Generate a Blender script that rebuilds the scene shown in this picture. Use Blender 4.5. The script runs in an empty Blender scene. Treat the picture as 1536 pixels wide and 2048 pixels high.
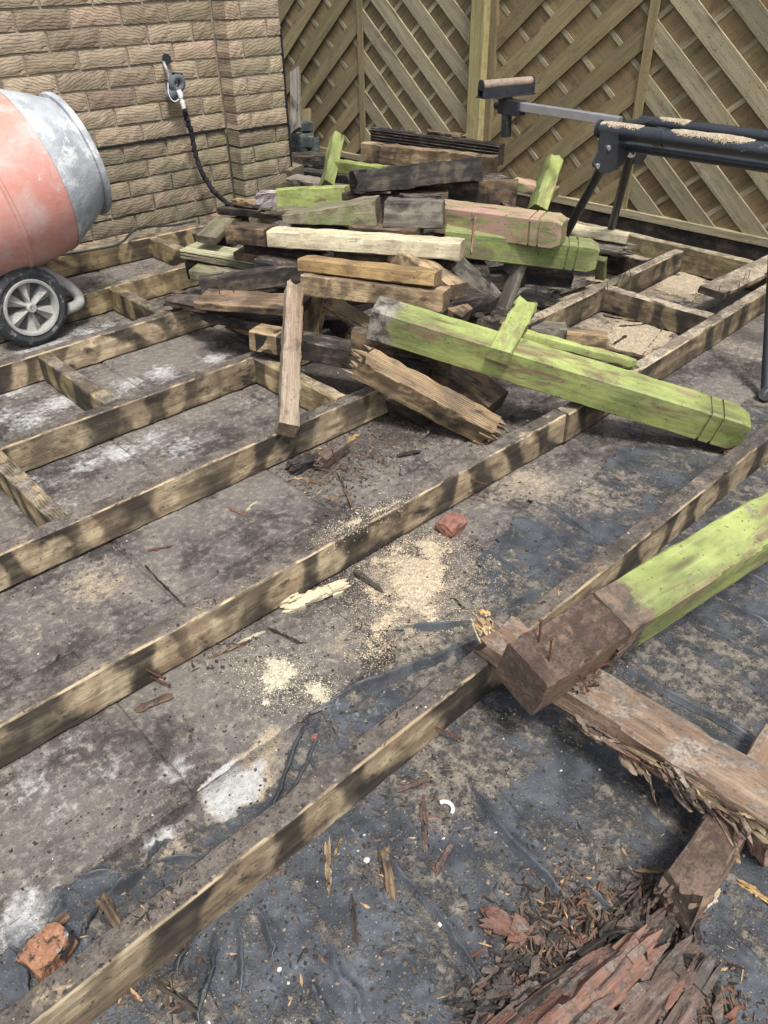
import bpy, math, random
import numpy as np
from mathutils import Vector, Matrix

# ------------------------------------------------------------------ camera, sky, sun, exposure
SC = bpy.context.scene
COL = SC.collection
random.seed(7)
RAD = math.radians
EYE = Vector((0.0, 0.0, 1.1))
YAW, PITCH, ROLL, FPX = RAD(42.72516), RAD(35.66656), RAD(1.04236), 1524.853
_f = Vector((math.sin(YAW) * math.cos(PITCH), math.cos(YAW) * math.cos(PITCH), -math.sin(PITCH)))
_r = Vector((math.cos(YAW), -math.sin(YAW), 0))
_d = _f.cross(_r)
RT = _r * math.cos(ROLL) + _d * math.sin(ROLL)
DN = -_r * math.sin(ROLL) + _d * math.cos(ROLL)
cam = bpy.data.cameras.new('camera')
cam.sensor_fit = 'VERTICAL'
cam.sensor_height = 32.0
cam.lens = FPX / 2048 * 32.0
cam.clip_start = 0.02
cam.clip_end = 400
camo = bpy.data.objects.new('camera', cam)
COL.objects.link(camo)
camo.matrix_world = Matrix((RT, -DN, -_f)).transposed().to_4x4()
camo.location = EYE
SC.camera = camo

SUN_EL, SUN_AZ = RAD(63), RAD(205)          # azimuth clockwise from +Y, where the sun stands
w = bpy.data.worlds.new('World')
SC.world = w
w.use_nodes = True
nt = w.node_tree
sky = nt.nodes.new('ShaderNodeTexSky')
sky.sky_type = 'NISHITA'
sky.sun_disc = False
sky.sun_elevation = SUN_EL
sky.sun_rotation = SUN_AZ
sky.dust_density = 3.0
hs = nt.nodes.new('ShaderNodeHueSaturation')
hs.inputs['Saturation'].default_value = 0.55
nt.links.new(sky.outputs[0], hs.inputs['Color'])
bg = nt.nodes['Background']
nt.links.new(hs.outputs[0], bg.inputs['Color'])
bg.inputs['Strength'].default_value = 0.11
sl = bpy.data.lights.new('sun', 'SUN')
sl.energy = 1.9
sl.angle = RAD(11)
sl.color = (1.0, 0.985, 0.955)
so = bpy.data.objects.new('sun', sl)
COL.objects.link(so)
sd = Vector((math.sin(SUN_AZ) * math.cos(SUN_EL), math.cos(SUN_AZ) * math.cos(SUN_EL), math.sin(SUN_EL)))
so.rotation_euler = sd.to_track_quat('Z', 'Y').to_euler()
so.location = (0, 0, 6)
SC.view_settings.view_transform = 'Standard'
SC.view_settings.look = 'None'
SC.view_settings.gamma = 1
SC.view_settings.use_curve_mapping = False
SC.view_settings.exposure = 1.36
SC.cycles.use_denoising = True
SC.cycles.max_bounces = 6

# ------------------------------------------------------------------ measuring helpers
def _ray(x, y):
    return RT * ((x - 768) / FPX) + DN * ((y - 1024) / FPX) + _f
def PZ(x, y, z):
    d = _ray(x, y); t = (z - EYE.z) / d.z
    return Vector((d.x * t, d.y * t, z))
def PY(x, y, Y):
    d = _ray(x, y); t = Y / d.y
    return Vector((d.x * t, Y, EYE.z + d.z * t))
def PX(x, y, X):
    d = _ray(x, y); t = X / d.x
    return Vector((X, d.y * t, EYE.z + d.z * t))

# ------------------------------------------------------------------ numpy noise
_rs = np.random.RandomState(3)
_LAT = _rs.rand(256, 256)
def vnoise(x, y, s, seed=0):
    x = np.asarray(x, float) * s + seed * 17.31; y = np.asarray(y, float) * s + seed * 9.77
    xi = np.floor(x).astype(int); yi = np.floor(y).astype(int)
    fx = x - xi; fy = y - yi
    fx = fx * fx * (3 - 2 * fx); fy = fy * fy * (3 - 2 * fy)
    a = _LAT[xi % 256, yi % 256]; b = _LAT[(xi + 1) % 256, yi % 256]
    c = _LAT[xi % 256, (yi + 1) % 256]; d = _LAT[(xi + 1) % 256, (yi + 1) % 256]
    return (a * (1 - fx) + b * fx) * (1 - fy) + (c * (1 - fx) + d * fx) * fy
def fbm(x, y, s, seed=0, o=4):
    v = 0; a = 0.5; t = 0
    for i in range(o):
        v = v + a * vnoise(x, y, s * 2 ** i, seed + i * 5); t += a; a *= 0.5
    return v / t
def inpoly(x, y, poly):
    x = np.asarray(x, float); y = np.asarray(y, float); r = np.zeros(x.shape, bool)
    n = len(poly)
    for i in range(n):
        x1, y1 = poly[i][0], poly[i][1]; x2, y2 = poly[(i + 1) % n][0], poly[(i + 1) % n][1]
        c = ((y1 > y) != (y2 > y)) & (x < (x2 - x1) * (y - y1) / ((y2 - y1) or 1e-9) + x1)
        r ^= c
    return r
def polydist(x, y, pts, closed=False):
    """distance to a polyline and the parameter 0..1 along it"""
    x = np.asarray(x, float); y = np.asarray(y, float)
    best = np.full(x.shape, 9e9); par = np.zeros(x.shape); side = np.zeros(x.shape)
    n = len(pts); m = n if closed else n - 1
    for i in range(m):
        ax, ay = pts[i][0], pts[i][1]; bx, by = pts[(i + 1) % n][0], pts[(i + 1) % n][1]
        dx, dy = bx - ax, by - ay; L = dx * dx + dy * dy + 1e-12
        t = np.clip(((x - ax) * dx + (y - ay) * dy) / L, 0, 1)
        d = np.hypot(x - ax - t * dx, y - ay - t * dy)
        k = d < best
        best = np.where(k, d, best); par = np.where(k, (i + t) / m, par)
        side = np.where(k, np.sign((x - ax) * dy - (y - ay) * dx), side)
    return best, par, side

# ------------------------------------------------------------------ objects and names
def tag(o, label=None, cat=None, group=None, kind=None):
    if label: o['label'] = label
    if cat: o['category'] = cat
    if group: o['group'] = group
    if kind: o['kind'] = kind
    return o
def empty(name, loc, label=None, cat=None, group=None):
    o = bpy.data.objects.new(name, None)
    o.empty_display_size = 0.05
    COL.objects.link(o); o.location = loc
    return tag(o, label, cat, group)
def put(name, mesh, parent=None, mat=None, M=None):
    """link an object; M is its place in the world"""
    o = bpy.data.objects.new(name, mesh)
    COL.objects.link(o)
    if mat is not None and not mesh.materials: mesh.materials.append(mat)
    M = M or Matrix.Identity(4)
    if parent is not None:
        o.parent = parent
        o.matrix_local = world_of(parent).inverted() @ M
    else:
        o.matrix_local = M
    return o
def world_of(o):
    M = o.matrix_basis.copy()
    while o.parent:
        o = o.parent
        M = o.matrix_basis @ M
    return M
class MB:
    def __init__(s): s.v = []; s.f = []; s.m = []
    def add(s, vs, fs, m=0):
        b = len(s.v); s.v += [tuple(p) for p in vs]; s.f += [tuple(i + b for i in f) for f in fs]; s.m += [m] * len(fs)
    def box(s, lo, hi, m=0, M=None):
        vs = [Vector((x, y, z)) for z in (lo[2], hi[2]) for y in (lo[1], hi[1]) for x in (lo[0], hi[0])]
        if M: vs = [M @ p for p in vs]
        s.add(vs, [(0, 2, 3, 1), (4, 5, 7, 6), (0, 1, 5, 4), (2, 6, 7, 3), (0, 4, 6, 2), (1, 3, 7, 5)], m)
    def tube(s, pts, r, n=10, m=0, cap=True):
        pts = [Vector(p) for p in pts]; rings = []
        up = None
        for i, p in enumerate(pts):
            t = (pts[min(i + 1, len(pts) - 1)] - pts[max(i - 1, 0)]).normalized()
            if up is None:
                up = t.orthogonal().normalized()
            up = (up - t * up.dot(t)).normalized(); sd_ = t.cross(up)
            rr = r[i] if isinstance(r, (list, tuple)) else r
            rings.append([p + (up * math.cos(2 * math.pi * k / n) + sd_ * math.sin(2 * math.pi * k / n)) * rr for k in range(n)])
        vs = [q for g in rings for q in g]; fs = []
        for i in range(len(pts) - 1):
            for k in range(n):
                a = i * n + k; b = i * n + (k + 1) % n
                fs.append((a, b, b + n, a + n))
        if cap:
            fs.append(tuple(range(n - 1, -1, -1))); fs.append(tuple((len(pts) - 1) * n + k for k in range(n)))
        s.add(vs, fs, m)
    def lathe(s, prof, n=48, m=0, M=None):
        """profile of (axial, radius) turned round local X"""
        vs = []; fs = []
        for a, r in prof:
            for k in range(n):
                t = 2 * math.pi * k / n
                p = Vector((a, r * math.cos(t), r * math.sin(t)))
                vs.append(M @ p if M else p)
        for i in range(len(prof) - 1):
            for k in range(n):
                a = i * n + k; b = i * n + (k + 1) % n
                fs.append((a, a + n, b + n, b))
        s.add(vs, fs, m)
    def prism(s, poly, d, M=None, m=0):
        """polygon in local XY, pushed from 0 to d in local Z"""
        n = len(poly)
        vs = [Vector((p[0], p[1], 0)) for p in poly] + [Vector((p[0], p[1], d)) for p in poly]
        if M: vs = [M @ p for p in vs]
        fs = [tuple(range(n - 1, -1, -1)), tuple(range(n, 2 * n))] + [(i, (i + 1) % n, (i + 1) % n + n, i + n) for i in range(n)]
        s.add(vs, fs, m)
    def mesh(s, name, mats=(), smooth=False):
        me = bpy.data.meshes.new(name)
        me.from_pydata(s.v, [], s.f)
        for m in mats: me.materials.append(m)
        if len(mats) > 1: me.polygons.foreach_set('material_index', s.m)
        if smooth is True: me.polygons.foreach_set('use_smooth', [True] * len(me.polygons))
        elif smooth:
            me.polygons.foreach_set('use_smooth', [True] * len(me.polygons)); me.set_sharp_from_angle(angle=RAD(smooth))
        me.update()
        return me
def spline(pts, n=8):
    pts = [Vector(p) for p in pts]; out = []
    P = [pts[0] * 2 - pts[1]] + pts + [pts[-1] * 2 - pts[-2]]
    for i in range(1, len(P) - 2):
        for k in range(n):
            t = k / n
            a, b, c, d = P[i - 1], P[i], P[i + 1], P[i + 2]
            out.append(0.5 * ((2 * b) + (c - a) * t + (2 * a - 5 * b + 4 * c - d) * t * t + (3 * b - a - 3 * c + d) * t ** 3))
    out.append(pts[-1])
    return out

# ------------------------------------------------------------------ materials
class N:
    """thin wrapper for building node trees"""
    def __init__(s, name):
        s.mat = bpy.data.materials.new(name); s.mat.use_nodes = True
        s.t = s.mat.node_tree; s.b = s.t.nodes['Principled BSDF']
        s.b.inputs['Specular IOR Level'].default_value = 0.3
    def n(s, typ, **kw):
        k = s.t.nodes.new('ShaderNode' + typ)
        for a, v in kw.items(): setattr(k, a, v)
        return k
    def l(s, a, b): s.t.links.new(a, b)
    def sock(s, i, v):
        if hasattr(v, 'is_output'): s.l(v, i)
        elif isinstance(v, (tuple, list)) and len(v) == 3 and i.type == 'RGBA': i.default_value = (*v, 1)
        else: i.default_value = v
    def math(s, op, a, b=0.0, clamp=False):
        k = s.n('Math', operation=op, use_clamp=clamp); s.sock(k.inputs[0], a); s.sock(k.inputs[1], b); return k.outputs[0]
    def mix(s, f, a, b, mode='MIX'):
        k = s.n('MixRGB', blend_type=mode); s.sock(k.inputs[0], f); s.sock(k.inputs[1], a); s.sock(k.inputs[2], b); return k.outputs[0]
    def ramp(s, v, lo, hi, a=0.0, b=1.0):
        k = s.n('MapRange', clamp=True, interpolation_type='SMOOTHSTEP'); s.sock(k.inputs[0], v)
        for i, q in zip((1, 2, 3, 4), (lo, hi, a, b)): s.sock(k.inputs[i], q)
        return k.outputs[0]
    def noise(s, vec, scale, detail=3, rough=0.55, dist=0.0, w=None):
        k = s.n('TexNoise')
        if w is not None: k.noise_dimensions = '4D'; s.sock(k.inputs['W'], w)
        s.l(vec, k.inputs['Vector'])
        k.inputs['Scale'].default_value = scale; k.inputs['Detail'].default_value = detail
        k.inputs['Roughness'].default_value = rough; k.inputs['Distortion'].default_value = dist
        return k.outputs['Fac']
    def scale(s, vec, sc):
        k = s.n('Mapping'); s.l(vec, k.inputs[0]); k.inputs['Scale'].default_value = sc; return k.outputs[0]
    def obj(s): return s.n('TexCoord').outputs['Object']
    def pos(s): return s.n('NewGeometry').outputs['Position']
    def rnd(s): return s.n('ObjectInfo').outputs['Random']
    def attr(s, nm):
        k = s.n('Attribute'); k.attribute_name = nm; return k.outputs['Fac']
    def bump(s, h, dist=0.003, strength=1.0, prev=None):
        k = s.n('Bump'); s.l(h, k.inputs['Height']); k.inputs['Distance'].default_value = dist; k.inputs['Strength'].default_value = strength
        if prev is not None: s.l(prev, k.inputs['Normal'])
        return k.outputs[0]
    def done(s, col, rough=0.8, bump=None, metal=0.0, spec=None):
        s.sock(s.b.inputs['Base Color'], col); s.sock(s.b.inputs['Roughness'], rough); s.sock(s.b.inputs['Metallic'], metal)
        if spec is not None: s.b.inputs['Specular IOR Level'].default_value = spec
        if bump is not None: s.l(bump, s.b.inputs['Normal'])
        return s.mat

def wood(name, light, dark, stain=(0.022, 0.018, 0.015), stain_amt=0.4, band=0.0, period=0.14, dust=0.3, dustcol=(0.20, 0.17, 0.135),
         paint=None, paint_amt=0.0, under=None, moss=0.0, mosscol=(0.16, 0.24, 0.05), grainy=1.0, cobweb=0.0, rough=0.8, red=0.0, ring_amt=0.13, edge=None, oval=0.0, grime=0.45, endcol=(0.06, 0.044, 0.032), fade=None):
    m = N(name)
    o = m.obj(); rn = m.math('MULTIPLY', m.rnd(), 37.0)
    long = m.scale(o, (2.2, 34, 34)); fine = m.scale(o, (9, 240, 240)); blk = m.scale(o, (6, 10, 10))
    ring = m.n('TexWave', wave_type='BANDS', bands_direction='Y'); m.l(m.scale(o, (0.6, 1, 0.75)), ring.inputs['Vector'])
    ring.inputs['Scale'].default_value = 45; ring.inputs['Distortion'].default_value = 5.5; ring.inputs['Detail'].default_value = 2.0
    ring.inputs['Detail Scale'].default_value = 0.6
    g1 = m.noise(long, 1.0, 4, 0.6, 0.3, rn); g2 = m.noise(fine, 1.0, 3, 0.6, 0.0, rn)
    g = m.math('ADD', m.math('MULTIPLY', g1, 0.6), m.math('ADD', m.math('MULTIPLY', g2, 0.25), m.math('MULTIPLY', ring.outputs['Fac'], ring_amt)))
    col = m.mix(m.ramp(g, 0.36, 0.66), dark, light)
    big = m.noise(o, 5.0, 3, 0.6, 0.4, rn)
    col = m.mix(m.math('MULTIPLY', m.ramp(big, 0.5, 0.7), 0.45), col, tuple(0.55 * a + 0.45 * b for a, b in zip(dark, light)))
    col = m.mix(m.math('MULTIPLY', m.ramp(g2, 0.50, 0.66), 0.42), col, tuple(c * 0.35 for c in dark))
    col = m.mix(m.math('MULTIPLY', m.ramp(g2, 0.44, 0.34), 0.22), col, tuple(min(.8, c * 1.35) for c in light))
    if red:
        col = m.mix(m.math('MULTIPLY', m.ramp(m.noise(blk, 1.4, 3, 0.6, 0.2, rn), 0.42, 0.66), red), col, (0.20, 0.085, 0.05))
    if paint is not None:
        if under is not None:
            col = m.mix(m.ramp(m.noise(blk, 0.9, 3, 0.6, 0.2, rn), 0.3, 0.5), col, under)
        pn = m.noise(m.scale(o, (4, 14, 14)), 1.1, 6, 0.68, 0.6, rn)
        pv = m.mix(m.ramp(m.noise(blk, 0.8, 4, 0.65, 0.0, rn), 0.32, 0.66), tuple(c * 0.42 for c in paint), paint)
        pv = m.mix(m.math('MULTIPLY', m.ramp(m.noise(m.scale(o, (5, 90, 90)), 1.0, 3, 0.6, 0.0, rn), 0.45, 0.75), 0.35), pv, (0.34, 0.375, 0.18))
        col = m.mix(m.ramp(pn, 0.27 + 0.40 * paint_amt, 0.42 + 0.40 * paint_amt, 1.0, 0.0), col, pv)
        col = m.mix(m.math('MULTIPLY', m.ramp(m.noise(m.scale(o, (3, 26, 26)), 1.0, 5, 0.7, 0.4, rn), 0.55, 0.72), 0.55), col, (0.085, 0.075, 0.04))
    if fade is not None:                                # the paint has gone from the first stretch of the post, raggedly
        fx = m.n('SeparateXYZ'); m.l(o, fx.inputs[0])
        fn = m.math('ADD', fx.outputs[0], m.math('MULTIPLY', m.math('SUBTRACT', m.noise(m.scale(o, (14, 26, 26)), 1.0, 5, 0.7, 0.3, rn), 0.5), 0.16))
        fc = m.mix(m.ramp(m.noise(o, 28, 5, 0.7, 0.3, rn), 0.38, 0.62), (0.05, 0.042, 0.034), fade[1])
        col = m.mix(m.ramp(fn, fade[0] * .55, fade[0], 1.0, 0.0), col, fc)
    if moss:
        col = m.mix(m.math('MULTIPLY', m.ramp(m.noise(o, 9.0, 5, 0.7, 0.3, rn), 0.62 - 0.3 * moss, 0.78 - 0.2 * moss), min(1.0, 0.5 + moss * 0.5)), col, mosscol)
    # stains soaked in where boards once crossed
    sn = m.noise(m.scale(o, (7, 13, 13)), 1.0, 5, 0.65, 0.5, rn)
    sf = m.ramp(sn, 0.74 - 0.38 * stain_amt, 0.86 - 0.34 * stain_amt)
    if band:
        wx = m.n('SeparateXYZ'); m.l(o, wx.inputs[0])
        wob = m.math('ADD', m.math('MULTIPLY', m.math('SUBTRACT', m.noise(m.scale(o, (1, 1, 1)), 2.2, 2, 0.6, 0.0, rn), 0.5), 27.0), m.math('MULTIPLY', m.math('SUBTRACT', m.noise(o, 16.0, 4, 0.65, 0.0, rn), 0.5), 2.6))
        ph = m.math('ADD', m.math('MULTIPLY', wx.outputs[0], 2 * math.pi / period), m.math('ADD', wob, rn))
        si = m.math('SINE', ph)
        if oval:
            zq = m.math('MULTIPLY', wx.outputs[2], 1 / 0.046)
            si = m.math('ADD', si, m.math('SUBTRACT', m.math('MULTIPLY', m.math('MULTIPLY', zq, zq), oval), oval * 0.3))
            si = m.math('ADD', si, m.math('MULTIPLY', m.math('SUBTRACT', m.noise(o, 26, 4, 0.7, 0.0, rn), 0.5), 0.7))
        bf = m.ramp(si, -0.45, 0.6)
        bf = m.math('MULTIPLY', bf, m.ramp(m.noise(m.scale(o, (3.2, 2, 2)), 1.0, 2, 0.5, 0.0, rn), 0.30, 0.50))
        bf = m.math('MAXIMUM', bf, m.math('MULTIPLY', m.ramp(m.noise(m.scale(o, (1.6, 3, 6)), 1.7, 4, 0.62, 0.0, m.math('ADD', rn, 5.0)), 0.54, 0.66), 0.85))
        sf = m.math('MAXIMUM', sf, m.math('MULTIPLY', bf, band))
    col = m.mix(m.math('MULTIPLY', sf, m.ramp(g, 0.3, 0.75, 0.96, 0.66)), col, stain)
    kn = m.n('TexVoronoi'); m.l(m.scale(o, (3.2, 17, 17)), kn.inputs['Vector']); kn.inputs['Scale'].default_value = 1.0
    kd = m.math('ADD', kn.outputs['Distance'], m.math('MULTIPLY', m.math('SUBTRACT', g1, 0.5), 0.12))
    col = m.mix(m.math('MULTIPLY', m.ramp(kd, 0.20, 0.06), 0.75), col, tuple(c * 0.42 for c in dark))
    if grime:
        gm = m.ramp(m.noise(m.scale(o, (9, 20, 20)), 1.0, 7, 0.74, 0.6, rn), 0.52, 0.64)
        col = m.mix(m.math('MULTIPLY', gm, grime), col, (0.030, 0.025, 0.020))
        gl = m.ramp(m.noise(m.scale(o, (12, 160, 160)), 1.0, 4, 0.7, 0.3, rn), 0.60, 0.68)
        col = m.mix(m.math('MULTIPLY', gl, min(0.7, grime * 1.2)), col, (0.035, 0.027, 0.02))
    on = m.n('SeparateXYZ'); m.l(m.n('TexCoord').outputs['Normal'], on.inputs[0])
    if endcol is not None:
        ef = m.math('MULTIPLY', m.ramp(m.math('ABSOLUTE', on.outputs[0]), 0.6, 0.9), m.ramp(m.noise(o, 45, 4, 0.7, 0.0, rn), 0.28, 0.6))
        col = m.mix(m.math('MULTIPLY', ef, 0.85), col, endcol)
    # speckles of dirt
    col = m.mix(m.math('MULTIPLY', m.ramp(m.noise(o, 120, 2, 0.6, 0.0, rn), 0.62, 0.7), 0.7), col, (0.025, 0.02, 0.017))
    nz = m.n('SeparateXYZ'); m.l(m.n('NewGeometry').outputs['Normal'], nz.inputs[0])
    if dust:
        up = m.ramp(nz.outputs[2], 0.5, 0.85)
        dn = m.ramp(m.noise(m.scale(o, (16, 22, 22)), 1.0, 6, 0.72, 0.3, rn), 0.62 - 0.32 * dust, 0.74 - 0.3 * dust)
        gr = m.noise(o, 210, 2, 0.7, 0.0, rn)
        gb = m.math('ADD', m.math('MULTIPLY', gr, 0.45), m.math('MULTIPLY', m.noise(o, 42, 4, 0.7, 0.3, rn), 0.55))
        dc = m.mix(m.ramp(gb, 0.36, 0.62), tuple(c * 0.22 for c in dustcol), dustcol)
        dc = m.mix(m.math('MULTIPLY', m.ramp(m.noise(m.scale(o, (7, 12, 12)), 1.0, 4, 0.65, 0.0, rn), 0.47, 0.60), 0.75), dc, tuple(c * 0.25 for c in dustcol))
        col = m.mix(m.math('MULTIPLY', up, m.math('MULTIPLY', dn, 0.92)), col, dc)
    if edge is not None:
        ys = m.n('SeparateXYZ'); m.l(o, ys.inputs[0])
        em = m.math('MULTIPLY', m.ramp(m.math('MULTIPLY', ys.outputs[1], -1.0), 0.0165, 0.0205), m.ramp(ys.outputs[2], 0.0395, 0.0445))
        em = m.math('MULTIPLY', em, m.ramp(m.noise(m.scale(o, (14, 30, 30)), 1.0, 4, 0.7, 0.0, rn), 0.44, 0.56))
        col = m.mix(em, col, edge)
    if cobweb:
        col = m.mix(m.math('MULTIPLY', m.ramp(m.noise(blk, 2.2, 5, 0.75, 0.8, rn), 0.6, 0.72), cobweb), col, (0.5, 0.5, 0.5))
    vv = m.math('ADD', 0.80, m.math('MULTIPLY', m.math('FRACT', m.math('MULTIPLY', rn, 0.377)), 0.40))
    cv3 = m.n('CombineXYZ'); [m.l(vv, cv3.inputs[q]) for q in range(3)]
    col = m.mix(1.0, col, cv3.outputs[0], 'MULTIPLY')
    hb = m.math('ADD', m.math('MULTIPLY', g1, 0.5), m.math('ADD', m.math('MULTIPLY', g2, 0.35), m.math('MULTIPLY', m.noise(o, 90, 3, 0.7, 0.0, rn), 0.6)))
    return m.done(col, rough, m.bump(hb, 0.004 * grainy, 0.75))

BLK = (0.013, 0.011, 0.010)
M = {}
M['joist'] = wood('joist_wood', (0.44, 0.36, 0.225), (0.17, 0.125, 0.078), BLK, 0.58, 1.0, 0.16, 0.92, (0.135, 0.114, 0.097), red=0.15, edge=(0.40, 0.30, 0.18), oval=0.75)
M['joist_far'] = wood('joist_wood_sawdust', (0.30, 0.235, 0.14), (0.09, 0.065, 0.042), BLK, 0.65, 0.95, 0.16, 1.0, (0.40, 0.33, 0.24), edge=(0.40, 0.30, 0.18), oval=0.75)
M['joist_new'] = wood('joist_wood_paler', (0.42, 0.335, 0.18), (0.18, 0.128, 0.066), BLK, 0.45, 0.95, 0.15, 0.6, (0.24, 0.20, 0.16), edge=(0.40, 0.30, 0.18), oval=0.75)
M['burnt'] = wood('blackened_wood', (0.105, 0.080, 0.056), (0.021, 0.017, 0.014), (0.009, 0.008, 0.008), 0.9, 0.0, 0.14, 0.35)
M['brown'] = wood('brown_weathered_wood', (0.27, 0.18, 0.10), (0.07, 0.046, 0.03), (0.011, 0.009, 0.008), 0.74, 0.6, 0.2, 0.3)
M['tan'] = wood('tan_weathered_wood', (0.41, 0.295, 0.165), (0.13, 0.085, 0.048), (0.013, 0.011, 0.009), 0.60, 0.6, 0.25, 0.3)
M['cream'] = wood('cream_wood', (0.56, 0.50, 0.34), (0.34, 0.28, 0.175), (0.04, 0.03, 0.02), 0.25, 0.0, 0.2, 0.12, grime=0.3, endcol=(0.16, 0.115, 0.07))
M['orange'] = wood('orange_wood', (0.47, 0.32, 0.14), (0.26, 0.165, 0.07), (0.04, 0.026, 0.018), 0.3, 0.4, 0.3, 0.12, grime=0.3, endcol=(0.16, 0.115, 0.07))
M['grey'] = wood('grey_weathered_wood', (0.27, 0.24, 0.19), (0.095, 0.08, 0.064), (0.018, 0.016, 0.015), 0.58, 0.0, 0.2, 0.3, moss=0.15)
M['palebroken'] = wood('pale_broken_wood', (0.52, 0.47, 0.44), (0.22, 0.17, 0.16), (0.03, 0.025, 0.022), 0.4, 0.0, 0.2, 0.1, grainy=2.0)
M['bark'] = wood('pale_stick_wood', (0.44, 0.37, 0.27), (0.17, 0.11, 0.07), (0.025, 0.02, 0.017), 0.35, 0.0, 0.2, 0.1, grainy=1.2, ring_amt=0.04, red=0.12)
M['red'] = wood('red_rotten_wood', (0.33, 0.175, 0.12), (0.10, 0.05, 0.035), (0.016, 0.011, 0.009), 0.36, 0.0, 0.2, 0.5, (0.17, 0.14, 0.115), grainy=2.6, ring_amt=0.03)
M['redgrey'] = wood('grey_red_rotten_wood', (0.21, 0.145, 0.11), (0.065, 0.042, 0.034), (0.014, 0.011, 0.010), 0.45, 0.0, 0.2, 0.55, (0.17, 0.145, 0.12), grainy=2.6, ring_amt=0.03)
M['rotend'] = wood('damp_reddish_wood', (0.27, 0.19, 0.13), (0.11, 0.074, 0.05), (0.02, 0.015, 0.012), 0.42, 0.0, 0.2, 0.85, (0.115, 0.075, 0.056), red=0.3, grainy=1.4, ring_amt=0.03)
M['nearboard'] = wood('split_board_wood', (0.32, 0.235, 0.155), (0.11, 0.072, 0.048), (0.02, 0.015, 0.012), 0.4, 0.0, 0.2, 0.55, (0.25, 0.21, 0.165), red=0.22, grainy=1.6, ring_amt=0.03)
LIME = (0.275, 0.315, 0.098)
M['lime'] = wood('lime_green_painted_wood', (0.36, 0.28, 0.16), (0.16, 0.11, 0.07), (0.05, 0.045, 0.025), 0.14, 0.0, 0.2, 0.1,
                 paint=LIME, paint_amt=0.60, under=(0.15, 0.105, 0.062), grainy=0.5, rough=0.65, grime=0.22, endcol=(0.12, 0.115, 0.05))
M['limefade'] = wood('lime_paint_worn_at_one_end', (0.36, 0.28, 0.16), (0.16, 0.11, 0.07), (0.05, 0.045, 0.025), 0.14, 0.0, 0.2, 0.1,
                 paint=LIME, paint_amt=0.60, under=(0.15, 0.105, 0.062), grainy=0.5, rough=0.65, grime=0.22, endcol=(0.12, 0.115, 0.05), fade=(0.085, (0.25, 0.22, 0.18)))
M['limerot'] = wood('lime_paint_rotting_at_one_end', (0.36, 0.28, 0.16), (0.16, 0.11, 0.07), (0.05, 0.045, 0.025), 0.14, 0.0, 0.2, 0.1,
                 paint=LIME, paint_amt=0.60, under=(0.15, 0.105, 0.062), grainy=0.5, rough=0.65, grime=0.22, endcol=(0.12, 0.115, 0.05), fade=(0.075, (0.15, 0.10, 0.07)))
M['limepink'] = wood('pinkish_green_painted_wood', (0.36, 0.28, 0.16), (0.16, 0.11, 0.07), (0.05, 0.045, 0.025), 0.1, 0.0, 0.2, 0.1,
                     paint=(0.29, 0.31, 0.12), paint_amt=0.36, under=(0.33, 0.205, 0.155), grainy=0.4, rough=0.65, grime=0.22, endcol=(0.12, 0.115, 0.05))
M['limeold'] = wood('mossy_green_painted_wood', (0.34, 0.28, 0.18), (0.15, 0.11, 0.07), (0.03, 0.028, 0.02), 0.3, 0.0, 0.2, 0.15,
                    paint=(0.22, 0.265, 0.085), paint_amt=0.52, under=(0.15, 0.12, 0.075), moss=0.35, grainy=0.9, grime=0.22, endcol=(0.12, 0.115, 0.05))
M['decking'] = wood('pale_green_decking_wood', (0.44, 0.42, 0.27), (0.26, 0.25, 0.14), (0.06, 0.05, 0.03), 0.12, 0.0, 0.2, 0.1, grime=0.3, endcol=(0.16, 0.115, 0.07))
M['mossplank'] = wood('mossy_plank_wood', (0.22, 0.19, 0.125), (0.075, 0.062, 0.042), (0.016, 0.015, 0.012), 0.5, 0.0, 0.2, 0.15, moss=0.4, mosscol=(0.13, 0.16, 0.05))
M['fence'] = wood('fence_slat_wood', (0.259, 0.201, 0.103), (0.148, 0.116, 0.061), (0.056, 0.050, 0.027), 0.25, 0.0, 0.2, 0.0, moss=0.3, mosscol=(0.145, 0.139, 0.052), grainy=0.6, grime=0.25, endcol=None)
M['fencegrey'] = wood('fence_slat_weathered', (0.338, 0.290, 0.183), (0.188, 0.156, 0.094), (0.075, 0.068, 0.042), 0.28, 0.0, 0.2, 0.0, moss=0.14, mosscol=(0.253, 0.269, 0.117), grainy=0.7, grime=0.25, endcol=None)
M['fenceback'] = wood('fence_back_board_wood', (0.225, 0.159, 0.079), (0.127, 0.090, 0.045), (0.050, 0.043, 0.021), 0.25, 0.0, 0.2, 0.0, moss=0.35, mosscol=(0.122, 0.123, 0.043), grainy=0.6, grime=0.25, endcol=None)
M['fencepost'] = wood('fence_post_wood', (0.332, 0.276, 0.128), (0.211, 0.171, 0.080), (0.111, 0.088, 0.041), 0.1, 0.0, 0.2, 0.0, moss=0.3, mosscol=(0.242, 0.255, 0.082), grainy=0.6, grime=0.25, endcol=None)
M['plate'] = wood('plate_wood_mossy', (0.33, 0.26, 0.14), (0.13, 0.10, 0.055), (0.015, 0.014, 0.012), 0.5, 0.4, 0.3, 0.9, (0.36, 0.30, 0.21), moss=0.3, mosscol=(0.20, 0.22, 0.06))

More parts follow.
